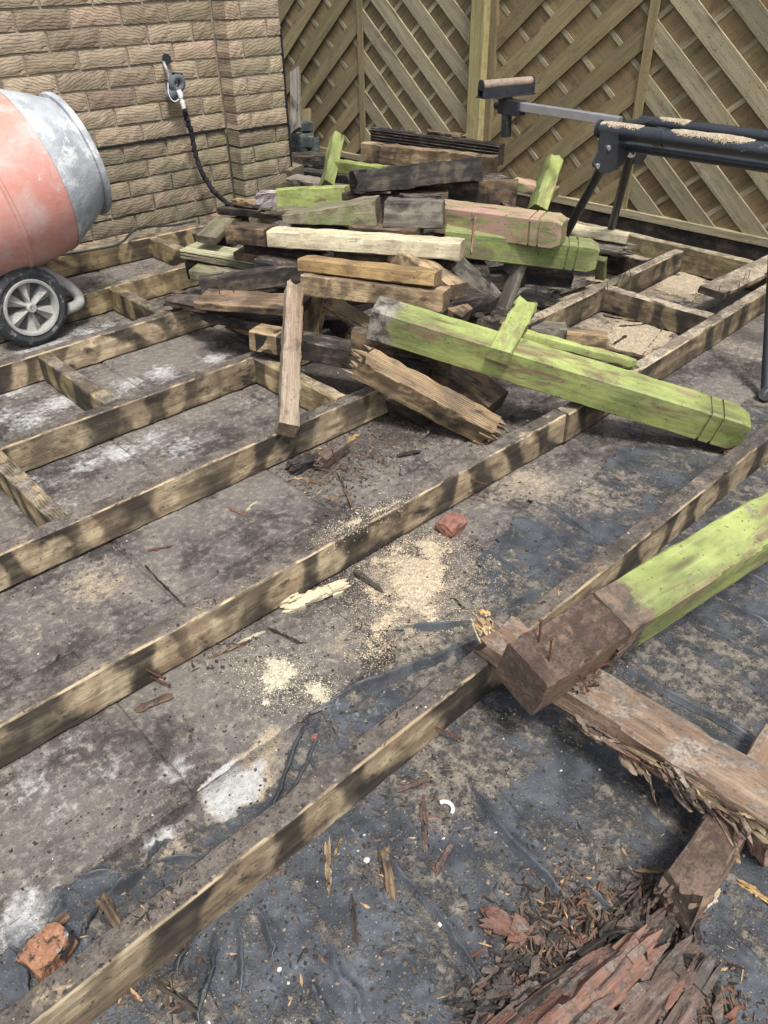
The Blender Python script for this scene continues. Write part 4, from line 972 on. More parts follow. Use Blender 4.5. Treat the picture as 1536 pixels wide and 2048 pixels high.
for lab, a, za, b, zb, w_, h_, mt in (
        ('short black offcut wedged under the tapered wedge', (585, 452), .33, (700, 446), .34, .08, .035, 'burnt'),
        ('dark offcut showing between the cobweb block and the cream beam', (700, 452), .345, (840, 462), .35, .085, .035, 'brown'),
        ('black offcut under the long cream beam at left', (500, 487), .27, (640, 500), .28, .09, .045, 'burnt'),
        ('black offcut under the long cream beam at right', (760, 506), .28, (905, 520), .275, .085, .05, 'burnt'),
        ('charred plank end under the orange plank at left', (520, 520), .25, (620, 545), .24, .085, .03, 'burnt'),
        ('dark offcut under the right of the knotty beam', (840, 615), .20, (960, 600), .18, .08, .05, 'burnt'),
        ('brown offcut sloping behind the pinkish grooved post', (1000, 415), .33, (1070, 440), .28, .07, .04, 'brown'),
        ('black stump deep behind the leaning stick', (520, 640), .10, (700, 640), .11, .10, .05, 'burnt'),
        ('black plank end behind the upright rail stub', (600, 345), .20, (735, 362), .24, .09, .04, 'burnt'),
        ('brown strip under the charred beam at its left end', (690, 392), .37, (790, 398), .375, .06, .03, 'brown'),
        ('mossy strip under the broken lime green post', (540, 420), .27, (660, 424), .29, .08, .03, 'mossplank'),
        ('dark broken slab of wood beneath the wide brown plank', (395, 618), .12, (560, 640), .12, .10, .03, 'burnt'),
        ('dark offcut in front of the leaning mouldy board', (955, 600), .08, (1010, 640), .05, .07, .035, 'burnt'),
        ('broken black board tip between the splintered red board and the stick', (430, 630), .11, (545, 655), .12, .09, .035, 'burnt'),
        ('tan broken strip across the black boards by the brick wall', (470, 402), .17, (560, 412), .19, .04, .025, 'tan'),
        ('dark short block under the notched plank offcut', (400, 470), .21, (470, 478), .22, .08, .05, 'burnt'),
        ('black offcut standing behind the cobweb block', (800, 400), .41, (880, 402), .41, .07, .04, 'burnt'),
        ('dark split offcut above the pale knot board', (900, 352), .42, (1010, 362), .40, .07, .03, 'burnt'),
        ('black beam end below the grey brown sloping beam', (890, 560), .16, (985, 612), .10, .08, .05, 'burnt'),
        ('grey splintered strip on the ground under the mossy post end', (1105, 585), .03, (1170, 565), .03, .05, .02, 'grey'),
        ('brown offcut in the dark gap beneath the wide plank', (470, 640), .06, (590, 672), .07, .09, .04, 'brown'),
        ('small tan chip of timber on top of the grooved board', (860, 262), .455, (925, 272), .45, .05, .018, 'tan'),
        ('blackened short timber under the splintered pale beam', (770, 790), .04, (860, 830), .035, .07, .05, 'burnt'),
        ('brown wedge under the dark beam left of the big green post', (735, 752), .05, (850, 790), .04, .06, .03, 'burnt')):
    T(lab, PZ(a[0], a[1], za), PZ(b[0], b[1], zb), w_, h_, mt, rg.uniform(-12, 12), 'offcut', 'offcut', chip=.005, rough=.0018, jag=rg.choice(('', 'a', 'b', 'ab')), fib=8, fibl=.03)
# front
big = capped_post('big lime green post lying across the joists, grooved end at right', PZ(747, 634, .30), PZ(1488, 860, .068), .093, 'limefade', 6)
T('thin lime green lath resting on the joist behind the big post', PZ(1040, 667, .215), PZ(1268, 727, .112), .030, .028, 'lime', 0, 'lath', 'lath', jag='b', fib=5, fibl=.03)
T('short lime green stub lying across the top of the big post', PZ(1053, 610, .282), PZ(997, 712, .257), .062, .036, 'lime', -12, 'rail', 'rail', chip=.004, jag='a', fib=8, fibl=.02)
T('thin brown strip beside the end of the green lath', PZ(1208, 697, .03), PZ(1288, 717, .075), .028, .016, 'brown', 0, 'lath', 'lath')
T('tall pale bark edged stick leaning up the front of the pile', PZ(575, 860, .122), PZ(588, 575, .285), .052, .045, 'bark', 20, 'stick', 'stick', chip=.003, rough=.0014, seg=.03, jag='b', fib=10, fibl=.02)
pb_ = T('beam with a pale sawn left end beneath the leaning stick', PZ(524, 676, .15), PZ(860, 738, .13), .085, .062, 'burnt', -4)
beam('pale_end', PZ(512, 673.6, .1508), PZ(566, 683.5, .1475), .0865, .0635, 'tan', -4, parent=pb_, rough=.0009)
T('dark brown beam between the leaning stick and the big green post', PZ(706, 682, .19), PZ(905, 712, .17), .05, .082, 'brown', 0)
T('light brown board on end in the gap behind the leaning stick', PZ(632, 585, .235), PZ(620, 682, .085), .075, .026, 'tan', 0, 'board', 'board')
T('splintered offcut in the dark gap left of the big green post', PZ(668, 612, .20), PZ(748, 657, .165), .055, .03, 'tan', 20, 'offcut', 'offcut', jag='ab', chip=.008)
T('short dark board above the splintered beam', PZ(762, 728, .10), PZ(868, 757, .09), .065, .05, 'brown', 0, 'board', 'board', chip=.004)
T('splintered pale ended beam pointing down right to the joist', PZ(724, 724, .205), PZ(984, 864, .03), .072, .074, 'tan', 18, jag='ab', chip=.008, fib=16, fibl=.05)
T('dark flat beam end lying right of the splintered beam', PZ(884, 731, .125), PZ(992, 812, .05), .105, .062, 'brown', 4, chip=.004)

# ------------------------------------------------------------------ near right: rotten post, split board, stub of joist
fp = T('lime green post with a rotten nailed end, nearest at the right', PZ(1205, 1255, .195), PZ(1950, 795, .195), .092, .094, 'limerot', 14, 'post', 'post', group=None, rough=.0006)
A_, B_ = PZ(1040, 1360, .195), PZ(1216, 1248, .195)
re_ = beam('rotten_end', A_, B_, .090, .092, 'rotend', 14, parent=fp, chip=.008, rough=.002, seg=.014, jag='b', fib=26, fibl=.025)
for px_, py_, s in ((1077, 1290, .8), (1098, 1322, .72)): nail(fp, PZ(px_, py_, .236), (.05, .05, 1), s)
for px_, py_, d in ((1160, 1318, (1, -.15, .25)), (1168, 1330, (1, -.1, .1)), (1158, 1345, (.2, -.5, -1)), (1172, 1338, (.6, -.6, .3))): nail(fp, PZ(px_, py_, .19), d, .65)
beam('bracket_stub', PZ(1310, 1205, .175), PZ(1375, 1180, .175), .042, .022, 'grey', -25, parent=fp, chip=.003)
sb = beam('split_board', PZ(985, 1268, .119), PZ(1600, 1648, .119), .088, .043, 'nearboard', 0, 'split weathered board passing under the rotten green post', 'board', jag='a', chip=.006, rough=.0018, seg=.022, fib=10, fibl=.02)
for i, (x0, y0, x1, y1, z, wd, mt) in enumerate(((1250, 1500, 1420, 1595, .112, .022, 'red'), (1330, 1552, 1560, 1690, .100, .020, 'nearboard'), (1290, 1515, 1400, 1575, .124, .010, 'tan'), (1400, 1590, 1570, 1690, .122, .012, 'tan'), (1180, 1460, 1300, 1530, .100, .014, 'redgrey'))):
    beam('splinter', PZ(x0, y0, z), PZ(x1, y1, z), wd, .014, mt, rg.uniform(-20, 20), parent=sb, ta=(.3, .4), tb=(.4, .4), rough=.003, chip=.004, seg=.02, jag='ab', fib=6, fibl=.05)
st = beam('joist_stub', PZ(1345, 1820, .048), PZ(1455, 1655, .048), .058, .086, 'rotend', 0, 'grey brown joist stub with a crumbled end under the split board', 'joist', jag='a', chip=.004, fib=26, fibl=.012)
SPLIT_MARK = 0
rot = empty('rotten_joist', PZ(1220, 1960, 0), 'crumbling red brown rotten joist at the bottom right', 'joist')
def fibres(A, B, w, h, n, mats, parent, seed, spread=.5, lmax=.05, zb=0.0):
    """a rotten length of timber: a bundle of torn fibres of unequal length"""
    r = random.Random(seed); Mx, L = frame_of(A, B); m = MB()
    for k in range(n):
        y = r.uniform(-.5, .5) * w; z = zb + (r.uniform(0, 1) ** .7) * h * (1 - 1.6 * (y / w) ** 2)
        l = min(L * r.uniform(.08, .55), r.uniform(.012, lmax)); x0 = r.uniform(-.05 * L, L * 1.05 - l); a, b = .0012 + .006 * r.random() ** 2, r.uniform(.0010, .0034)
        dy, dz = r.gauss(0, spread) * l, r.gauss(0, .10) * l
        S = 5; vs = []
        for i in range(S + 1):
            t = i / S; f = (.25 + 1.0 * math.sin(math.pi * min(1, max(0, .12 + .8 * t)))) * r.uniform(.8, 1.15)
            cx_, cy_, cz_ = x0 + l * t, y + dy * t + r.gauss(0, .0012), z + dz * t + r.gauss(0, .0010)
            for u, v in ((-1, -.6), (.9, -.7), (1, .5), (.1, 1), (-.9, .6)): vs.append((cx_ + r.gauss(0, .002), cy_ + u * a * f, cz_ + v * b * f))
        fs = [(i * 5 + q, i * 5 + (q + 1) % 5, i * 5 + 5 + (q + 1) % 5, i * 5 + 5 + q) for i in range(S) for q in range(5)]
        fs += [(4, 3, 2, 1, 0), tuple(S * 5 + q for q in range(5))]
        m.add(vs, [tuple(reversed(f)) for f in fs], r.choices(range(len(mats)), [w_ for _, w_ in mats])[0])
    me = m.mesh('fragment', [M[q] for q, _ in mats], 40)
    return put('fragment', me, parent, None, Mx)
for i, (x0, y0, x1, y1, z, wd, h, mt) in enumerate((
        (1285, 1900, 1085, 2095, .024, .046, .060, 'red'), (1205, 1935, 1010, 2095, .018, .040, .042, 'red'), (1250, 1950, 1120, 2095, .014, .030, .030, 'redgrey'), (1370, 1925, 1215, 2095, .022, .036, .052, 'redgrey'),
        (1405, 1955, 1320, 2095, .012, .026, .03, 'redgrey'), (1345, 1830, 1275, 1925, .012, .030, .030, 'burnt'), (1310, 1855, 1235, 1920, .012, .026, .03, 'redgrey'), (1130, 1985, 985, 2095, .012, .036, .026, 'redgrey'), (1180, 1915, 1110, 1975, .010, .03, .022, 'burnt'), (1320, 1985, 1240, 2095, .012, .024, .034, 'burnt'))):
    beam('core', PZ(x0, y0, z + .008), PZ(x1, y1, z + .004), wd, h, mt, rg.uniform(-25, 25), parent=rot, rough=.0026, chip=.006, seg=.022, jag='ab', fib=22, fibl=.04, ta=(.8, .8), tb=(1.1, .9))
for i, (x0, y0, x1, y1, z, wd, h, n, mt) in enumerate((
        (1300, 1880, 1000, 2090, .004, .150, .016, 90, (('red', .4), ('redgrey', .30), ('burnt', .3))),
        (1400, 1920, 1200, 2090, .004, .11, .022, 120, (('redgrey', .5), ('burnt', .4), ('red', .1))),
        (1345, 1805, 1240, 1935, .004, .085, .030, 150, (('burnt', .62), ('redgrey', .3), ('red', .08))),
        (1090, 1960, 940, 2090, .004, .09, .022, 120, (('red', .3), ('redgrey', .35), ('burnt', .35))))):
    fibres(PZ(x0, y0, z), PZ(x1, y1, z), wd, h, n, mt, rot, 300 + i)
for i, (x0, y0, x1, y1, wd, z, h, n, mt) in enumerate((
        (1285, 1900, 1085, 2095, .050, .022, .036, 14, (('red', .6), ('redgrey', .25), ('burnt', .15))), (1205, 1935, 1010, 2095, .044, .016, .026, 10, (('red', .5), ('redgrey', .3), ('burnt', .2))),
        (1370, 1925, 1215, 2095, .040, .02, .03, 12, (('redgrey', .6), ('red', .2), ('burnt', .2))))):
    fibres(PZ(x0, y0, z), PZ(x1, y1, z), wd, h, n, mt, rot, 350 + i, .07, .17)
fr0 = fibres(PZ(948, 1240, .100), PZ(1012, 1306, .100), .040, .030, 46, (('tan', .6), ('orange', .25), ('cream', .15)), sb, 410, .22); fr0.name = 'torn_fibres'
fr_ = fibres(PZ(1165, 1462, .082), PZ(1580, 1712, .082), .022, .034, 150, (('nearboard', .5), ('redgrey', .2), ('burnt', .18), ('tan', .12)), sb, 411); fr_.name = 'torn_fibres'
fr2 = fibres(PZ(1330, 1545, .104), PZ(1580, 1700, .104), .030, .030, 90, (('nearboard', .35), ('red', .25), ('burnt', .2), ('tan', .2)), sb, 412); fr2.name = 'torn_fibres'
fr3 = fibres(PZ(1130, 1370, .141), PZ(1190, 1335, .141), .05, .012, 60, (('rotend', .4), ('red', .35), ('burnt', .25)), fp, 413); fr3.name = 'torn_fibres'
beam('board', PZ(1500, 1600, .04), PZ(1570, 1480, .05), .075, .03, 'nearboard', 0, 'board corner resting on the split board at the right frame edge', 'board')

# ------------------------------------------------------------------ cement mixer
mx = empty('cement_mixer', (0.87, 2.95, 0), 'orange and cement grey cement mixer with a spoked wheel by the brick wall', 'cement mixer')
DM = Matrix.Translation((1.045, 2.93, 0.524)) @ Matrix.Rotation(RAD(-11), 4, 'Y')
def drum_part(name, prof, mat, parent=mx, sm=30):
    m = MB(); m.lathe(prof, 72); return put(name, m.mesh(name, (M[mat],), sm), parent, None, DM)
dr = drum_part('drum', [(-.62, .0), (-.62, .16), (-.56, .20), (-.30, .268), (-.20, .276), (-.185, .278), (-.18, .284), (-.172, .284), (-.167, .278), (-.06, .277), (.012, .270)], 'drum')
drum_part('drum_cone', [(.010, .2725), (.02, .270), (.10, .232), (.165, .197), (.172, .196)], 'cementgrey', mx)
drum_part('drum_rim', [(.168, .198), (.170, .208), (.180, .212), (.190, .208), (.192, .198), (.185, .192), (.172, .190), (.168, .198)], 'cementgrey', mx)
drum_part('drum_lining', [(.176, .191), (.10, .222), (.01, .262), (-.2, .268), (-.3, .258), (-.5, .2), (-.55, .0)], 'cementgrey', mx)
WM = Matrix.Translation((0.868, 2.765, 0.139)) @ Matrix.Rotation(RAD(-90), 4, 'Z') @ Matrix.Rotation(RAD(5), 4, 'Z')
wh = empty('wheel', WM.translation); wh.parent = mx; wh.matrix_local = Matrix.Translation(WM.translation - mx.location)
def wpart(name, build, mat, sm=35):
    m = MB(); build(m); o = put(name, m.mesh(name, (M[mat],), sm), wh, None, WM); return o
wpart('tyre', lambda m: m.lathe([(-.022, .100), (-.026, .112), (-.024, .128), (-.012, .1375), (.012, .1375), (.022, .130), (.026, .118), (.0262, .1165), (.0255, .1155), (.024, .103), (.018, .0985)], 56), 'rubber')
wpart('rim', lambda m: m.lathe([(-.02, .0985), (.022, .1000), (.027, .0965), (.026, .089), (.012, .0845), (-.02, .085)], 56), 'wheelgrey')
wpart('wheel_disc', lambda m: m.lathe([(-.012, .0), (-.012, .086)], 48), 'wheeldark')
wpart('hub', lambda m: m.lathe([(-.012, .019), (.022, .0175), (.026, .014), (.026, .0085), (.012, .0085)], 28), 'wheelgrey')
wpart('axle_end', lambda m: m.lathe([(.008, .0082), (.020, .0078), (.021, .0)], 20), 'bolt')
for k in range(6):
    a = RAD(60 * k + 28)
    m = MB()
    hw0, hw1 = RAD(22), RAD(15.5)
    pts = []
    for r, hw in ((.014, RAD(26)), (.088, RAD(17.5))):
        for s in (-1, 1): pts.append((r * math.cos(a + s * hw), r * math.sin(a + s * hw)))
    mid = [(r * math.cos(a), r * math.sin(a)) for r in (.016, .088)]
    vs = [(.000, *pts[0]), (.020, *mid[0]), (.000, *pts[1]), (-.002, *pts[2]), (.014, *mid[1]), (-.002, *pts[3])]
    vs += [(-.0118, *pts[0]), (-.0118, *pts[1]), (-.0118, *pts[2]), (-.0118, *pts[3])]
    m.add(vs, [(0, 1, 4, 3), (1, 2, 5, 4), (0, 3, 8, 6), (2, 7, 9, 5), (3, 4, 5, 9, 8), (0, 6, 7, 2, 1)])
    put('spoke', m.mesh('spoke', (M['wheelgrey'],)), wh, None, WM)
m = MB(); m.tube([(0.876, 2.74, .139), (0.876, 3.02, .139)], .0085, 10); put('axle', m.mesh('axle', (M['tubegrey'],), 40), mx)
m = MB(); m.tube(spline([(0.60, 2.98, .30), (0.80, 2.93, .262), (0.94, 2.88, .232), (1.00, 2.86, .20), (1.055, 2.83, .14), (1.07, 2.82, .105), (1.05, 2.80, .088), (0.99, 2.80, .082), (0.86, 2.82, .08)], 8), .0195, 14)
put('frame_tube', m.mesh('frame_tube', (M['tubegrey'],), 50), mx)
m = MB(); m.tube([(0.876, 2.97, .139), (0.80, 2.95, .27)], .014, 12); m.tube([(0.70, 2.95, .28), (0.15, 2.95, .28)], .018, 12); m.tube([(.2, 2.95, .28), (.1, 2.7, 0.01)], .016, 12); m.tube([(.2, 2.95, .28), (.1, 3.25, 0.01)], .016, 12)
put('stand_frame', m.mesh('stand_frame', (M['tubegrey'],), 50), mx)

# ------------------------------------------------------------------ tap, hose and cable on the wall
tap = empty('garden_tap', PY(350, 165, 3.53), 'outdoor tap wrapped in grey lagging on the brick wall', 'tap')
m = MB(); m.tube(spline([PY(326, 122, 3.575), PY(330, 132, 3.53), PY(337, 150, 3.52), PY(341, 175, 3.52)], 6), .0075, 10); put('pipe', m.mesh('pipe', (M['lead'],), 50), tap)
m = MB(); m.tube([PY(333, 118, 3.552), PY(333, 118, 3.549)], .022, 9); put('hole_shade_disc', m.mesh('hole_shade_disc', (M['dpc'],)), tap)  # flat black disc on the brick face, painting the shade inside the pipe hole
m = MB()
c = PY(354, 166, 3.50); ring = [c + Vector((.026 * math.cos(t), -.004 * math.sin(t), .026 * math.sin(t))) for t in [2 * math.pi * i / 24 for i in range(24)]]
m.tube(ring + [ring[0]], .0155, 12, cap=False); put('lagging_ring', m.mesh('lagging_ring', (M['lagging'],), 60), tap)
m = MB(); m.tube([PY(336, 190, 3.535), PY(345, 188, 3.515), PY(356, 176, 3.505)], [.022, .026, .022], 14); m.tube([PY(340, 172, 3.53), PY(340, 200, 3.53)], .018, 12); put('lagging', m.mesh('lagging', (M['lagging'],), 60), tap)
m = MB(); m.tube([PY(354, 168, 3.49), PY(354, 147, 3.49)], .0065, 10); m.tube([PY(344, 146, 3.49), PY(365, 148, 3.49)], .0042, 8); put('tap_handle', m.mesh('tap_handle', (M['black_steel_clean'],), 50), tap)
m = MB(); m.tube([PY(357, 180, 3.485), PY(361, 190, 3.48), PY(362, 196, 3.48)], [.010, .0125, .0095], 12); m.tube([PY(362, 196, 3.48), PY(364, 202, 3.48)], .008, 12); m.tube([PY(364, 202, 3.48), PY(368, 217, 3.48)], [.0115, .010], 12); put('hose_connector', m.mesh('hose_connector', (M['white_plastic'],), 40), tap)
m = MB(); m.tube(spline([PY(336, 166, 3.505), PY(337, 185, 3.50), PY(342, 198, 3.495), PY(350, 203, 3.49), PY(358, 198, 3.485)], 6), .0018, 6); put('white_wire', m.mesh('white_wire', (M['white_plastic'],), 50), tap)
hp = spline([PY(368, 217, 3.48), PY(374, 238, 3.485), PY(383, 268, 3.49), PY(390, 305, 3.49), PY(404, 345, 3.48), PY(424, 378, 3.46), PY(446, 400, 3.44), PY(458, 409, 3.42), PY(472, 412, 3.38)], 9)
hr = [.0085 + .0035 * abs(math.sin(i * 1.15)) + .0015 * rg.random() for i in range(len(hp))]
hp = [p + Vector((rg.gauss(0, .0016), rg.gauss(0, .0016), rg.gauss(0, .0016))) for p in hp]
m = MB(); m.tube(hp, hr, 10); tag(put('garden_hose', m.mesh('garden_hose', (M['webbing'],), 60)), 'crinkled black fabric hose hanging from the tap down the wall', 'hose')
m = MB(); m.tube(spline([PZ(40, 527, .105), PZ(75, 516, .105), PZ(130, 509, .106), PZ(200, 497, .108), PZ(240, 487, .112), PZ(262, 466, .13), PZ(282, 454, .14), PZ(320, 452, .125), PZ(350, 450, .115), PZ(390, 442, .112)], 6), .0052, 8)
tag(put('cable', m.mesh('cable', (M['cable'],), 60)), 'thin dark cable along the foot of the brick wall', 'cable')

# ------------------------------------------------------------------ things in the corner behind the pier
beam('board', PX(592, 262, 3.2), PX(590, 140, 3.42), .085, .02, 'grey', 0, 'weathered grey board leaning in the corner beside the brick pier', 'board', up=Vector((-1, -.3, 0)))
beam('slate_block', PZ(560, 254, .25), PZ(622, 250, .25), .12, .055, 'stone_dark', 0, 'upper dark slate block stacked beside the brick pier', 'slate block', 'slate blocks by the pier', chip=.004)
beam('slate_block', PZ(560, 282, .19), PZ(628, 280, .19), .13, .065, 'stone_dark', 0, 'lower dark slate block with a mossy top beside the brick pier', 'slate block', 'slate blocks by the pier', chip=.004)
beam('slate_block', PZ(560, 305, .08), PZ(640, 303, .08), .2, .15, 'stone_dark', 0, 'rough bottom stone under the slate blocks beside the pier', 'slate block', 'slate blocks by the pier', chip=.012, rough=.006)
beam('board', PX(614, 292, 3.40), PX(612, 218, 3.46), .07, .02, 'fence', 0, 'short brown board standing against the fence behind the slates', 'board', up=Vector((-1, -.3, 0)))

# ------------------------------------------------------------------ mitre saw stand
RXF, RZ = 2.57, 0.622
ms = empty('saw_stand', (2.57, 1.2, 0), 'black folding mitre saw stand with a roller arm, sawdust on its tube', 'saw stand')
y0, y1 = 1.615, 0.42
LEGY = 0.985
def part(name, mat, *tubes, n=18, sm=50):
    m = MB()
    for pts, r in tubes: m.tube(pts, r, n)
    return put(name, m.mesh(name, (M[mat],), sm), ms)
def box_part(name, mat, A, B, w, h, parent=ms, up=Vector((0, 0, 1))):
    Mx, L = frame_of(A, B, 0, up); m = MB(); m.box((0, -w / 2, -h / 2), (L, w / 2, h / 2))
    me = m.mesh(name, (M[mat],)); o = put(name, me, parent, None, Mx)
    bv = o.modifiers.new('bevel', 'BEVEL'); bv.width = .002; bv.segments = 2; return o
part('front_tube', 'black_steel', ([(RXF, y0 + .01, RZ), (RXF, y1, RZ)], .026))
part('tube_cap', 'black_steel_clean', ([(RXF, y0 + .012, RZ), (RXF, y0 + .022, RZ)], .0295))
part('tube_collar', 'black_steel_clean', ([(RXF, y0 - .20, RZ), (RXF, y0 - .235, RZ)], .0295)); part('tube_collar', 'black_steel_clean', ([(RXF, y0 - .62, RZ), (RXF, y0 - .66, RZ)], .0295))
part('rear_tube', 'black_steel_clean', ([(RXF + .20, y0 - .02, RZ + .004), (RXF + .20, y1, RZ + .004)], .021))
part('lower_tube', 'black_steel_clean', ([(RXF + .05, y0 - .02, RZ - .052), (RXF + .05, y1, RZ - .052)], .017))
part('cross_bar', 'black_steel_clean', ([(RXF, y0 - .03, RZ + .01), (RXF + .10, y0 - .05, RZ + .012), (RXF + .20, y0 - .05, RZ + .008)], .012), ([(RXF, y1 + .1, RZ), (RXF + .2, y1 + .1, RZ)], .012))
ext = box_part('extension_bar', 'silver', PX(1240, 243, RXF + .10), PX(1036, 212, RXF + .10), .030, .030)
XE = RXF + .10
box_part('clamp_block', 'black_steel_clean', PX(1044, 217, XE), PX(1004, 211, XE), .052, .052)
m = MB(); a = PX(1003, 212, XE); m.tube([a, a + Vector((0, .03, .0))], .014, 12); m.tube([a + Vector((0, .03, 0)), a + Vector((0, .036, 0))], .008, 10); put('clamp_knob', m.mesh('clamp_knob', (M['black_steel_clean'],), 40), ms)
box_part('roller_post', 'black_steel_clean', PX(1012, 274, XE - .01), PX(1015, 178, XE - .01), .030, .030, up=Vector((-1, 0, 0)))
m = MB(); a = PX(1034, 232, XE - .02); m.tube([a, a - Vector((0, 0, .022))], .005, 8); m.tube([a - Vector((0, 0, .022)), a - Vector((0, 0, .03))], .008, 8); put('clamp_screw', m.mesh('clamp_screw', (M['black_steel_clean'],), 40), ms)
rc = PX(1014, 166, XE - .01); rd = Vector((.80, -.22, .0)).normalized()
RA, RB = rc - rd * .115, rc + rd * .115
m = MB(); m.tube([RA, RB], .0165, 18); put('roller', m.mesh('roller', (M['roller'],), 40), ms)
m = MB(); m.tube([RA - rd * .006, RA - rd * .001], .019, 16); m.tube([RB + rd * .001, RB + rd * .006], .019, 16); put('roller_end', m.mesh('roller_end', (M['black_steel_clean'],), 40), ms)
sdv = rd.cross(Vector((0, 0, 1)))
m = MB()
for s in (-1, 1):
    for (o0, o1, dz0, dz1) in ((.014, .018, -.040, -.006),): 
        Mx = Matrix((rd, sdv, Vector((0, 0, 1)))).transposed().to_4x4(); Mx.translation = rc
        m.box((-.122, s * .0175 - .002, -.040), (.122, s * .0175 + .002, -.008), 0, Mx)
m.box((-.122, -.030, -.0445), (.122, .030, -.0405), 0, Mx)
put('roller_channel', m.mesh('roller_channel', (M['black_steel_clean'],)), ms)
pl2 = [(RXF, RZ), (RXF, RZ)]
Yp = y0 - .075
poly = [PY(x, y, Yp) for x, y in ((1204, 262), (1262, 272), (1262, 300), (1250, 322), (1236, 338), (1218, 346), (1203, 345), (1188, 334), (1187, 326), (1198, 300))]
m = MB(); n = len(poly); th = Vector((0, .006, 0))
m.add(poly + [p + th for p in poly], [tuple(range(n)), tuple(range(2 * n - 1, n - 1, -1))] + [(i, i + n, (i + 1) % n + n, (i + 1) % n) for i in range(n)])
put('end_plate', m.mesh('end_plate', (M['black_steel'],)), ms)
m = MB()
for x, y in ((1217, 296), (1195, 332)):
    a = PY(x, y, Yp - .001); m.tube([a, a + Vector((0, -.004, 0))], .009, 12)
put('rivet', m.mesh('rivet', (M['bolt'],), 40), ms)
m = MB(); a = PY(1283, 300, Yp + .02); m.tube([a, a + Vector((0, .02, 0))], .05, 24); put('hinge_disc', m.mesh('hinge_disc', (M['black_steel_clean'],), 40), ms)
part('leg', 'black_steel_clean', ([PY(1212, 318, Yp + .02), PZ(1098, 532, .012)], .0165))
part('leg', 'black_steel_clean', ([PY(1262, 308, Yp + .03), PZ(1206, 520, .012)], .016))
part('leg', 'black_steel_clean', ([(RXF - .02, LEGY, RZ - .03), PZ(1532, 788, .012)], .0165))
part('leg', 'black_steel_clean', ([(RXF + .14, y1 + .08, RZ - .03), (RXF + .42, y1 + .02, .012)], .018))
for fx_, fy_ in ((1098, 532), (1206, 520), (1532, 788)): part('foot', 'rubber', ([PZ(fx_, fy_, .006), PZ(fx_, fy_, .034)], .0205))
# sawdust lying along the tube: half shells with a ragged edge
def tube_dust(ya, yb, r, hmax, seed, ctr=(RXF, RZ)):
    n, k = int(abs(yb - ya) / .003), 19
    vs = []; fs = []
    for i in range(n + 1):
        y = ya + (yb - ya) * i / n; e = min(i, n - i) / n
        env = min(1, e * 7); ph = float(fbm(np.array([y]), np.array([0.]), 18, seed)[0])
        span = RAD(30 + 60 * ph) * (.35 + .65 * env)
        for j in range(k):
            a = span * (2 * j / (k - 1) - 1) + RAD(8)
            rr = r + .0008 + hmax * env * max(0, math.cos(a / span * math.pi / 2) if span else 0) * (.3 + 1.1 * ph) + .0012 * (rg.random() - .3)
            if j in (0, k - 1): rr = r - .001
            vs.append((ctr[0] - rr * math.sin(a), y, ctr[1] + rr * math.cos(a)))
    for i in range(n):
        for j in range(k - 1):
            if min(j, k - 2 - j) < 3 and rg.random() < .62 - .17 * min(j, k - 2 - j): continue
            p = i * k + j; fs.append((p, p + 1, p + k + 1, p + k))
    m = MB(); m.add(vs, fs); o = put('sawdust', m.mesh('sawdust', (M['sawgrey'],), True)); tag(o, 'sawdust', 'sawdust', None, 'stuff'); o.pop('label', None); o.pop('category', None) if 'category' in o else None
tube_dust(1.60, 1.46, .026, .0015, 1); tube_dust(1.36, 1.08, .026, .006, 2); tube_dust(.85, .55, .026, .003, 3); tube_dust(1.52, 1.40, .021, .002, 4, (RXF + .20, RZ + .004))

# ------------------------------------------------------------------ sawdust lying on the ground
def heap(pts, hmax, mat, seed, z0=None, ragged=.05, step=.0022, soft=.05, flakes=1500, spread=.03):
    P = [(p.x, p.y) for p in pts]
    x0, x1 = min(p[0] for p in P) - .06, max(p[0] for p in P) + .06; y0, y1 = min(p[1] for p in P) - .06, max(p[1] for p in P) + .06
    X, Y = np.meshgrid(np.arange(x0, x1, step), np.arange(y0, y1, step))
    d, _, _ = polydist(X, Y, P, True); ins = inpoly(X, Y, P)
    sd_ = np.where(ins, d, -d)
    h = np.clip((sd_ + ragged * (fbm(X, Y, 24, seed, 5) - .55)) / soft, -1, 1)
    H = hmax * np.minimum(h, 1) * (.35 + .9 * fbm(X, Y, 26, seed + 3, 4)) + .0045 * (fbm(X, Y, 110, seed + 7, 3) - .5) * (h > 0)
    base = surf_z(X, Y) if z0 is None else np.full(X.shape, z0)
    keep = np.random.RandomState(seed).rand(X.shape[0] - 1, X.shape[1] - 1) < np.clip((h[:-1, :-1] + .02) * 2.0, 0, 1) ** 1.3
    me = grid_mesh('sawdust', X, Y, base + np.maximum(H, .0006), keep, None, False)
    o = put('sawdust', me, None, M[mat]); o['kind'] = 'stuff'
    rgn = np.random.RandomState(seed)
    m = MB(); k = 0; tries = 0
    while k < flakes and tries < flakes * 6:
        tries += 1
        x = rgn.uniform(x0, x1); y = rgn.uniform(y0, y1)
        j = int((x - x0) / step); i = int((y - y0) / step)
        if i >= X.shape[0] or j >= X.shape[1]: continue
        hh = sd_[i, j]
        if hh < -spread * abs(rgn.normal()): continue
        z = base[i, j] + max(H[i, j], 0) + .0004
        s = rgn.uniform(.0006, .0015); l = s * rgn.uniform(1, 2.4); a = rgn.uniform(0, 6.28); t = rgn.normal(0, .5); t2 = rgn.normal(0, .5)
        c, sn = math.cos(a), math.sin(a)
        q = [(-l / 2, -s / 2), (l / 2, -s / 2), (l / 2, s / 2), (-l / 2, s / 2)]
        m.add([(x + u * c - v * sn, y + u * sn + v * c, z + .001 + u * t * .5 + v * t2) for u, v in q], [(0, 1, 2, 3)]); k += 1
    o2 = put('sawdust_flakes', m.mesh('sawdust_flakes', (M[mat],))); o2['kind'] = 'stuff'
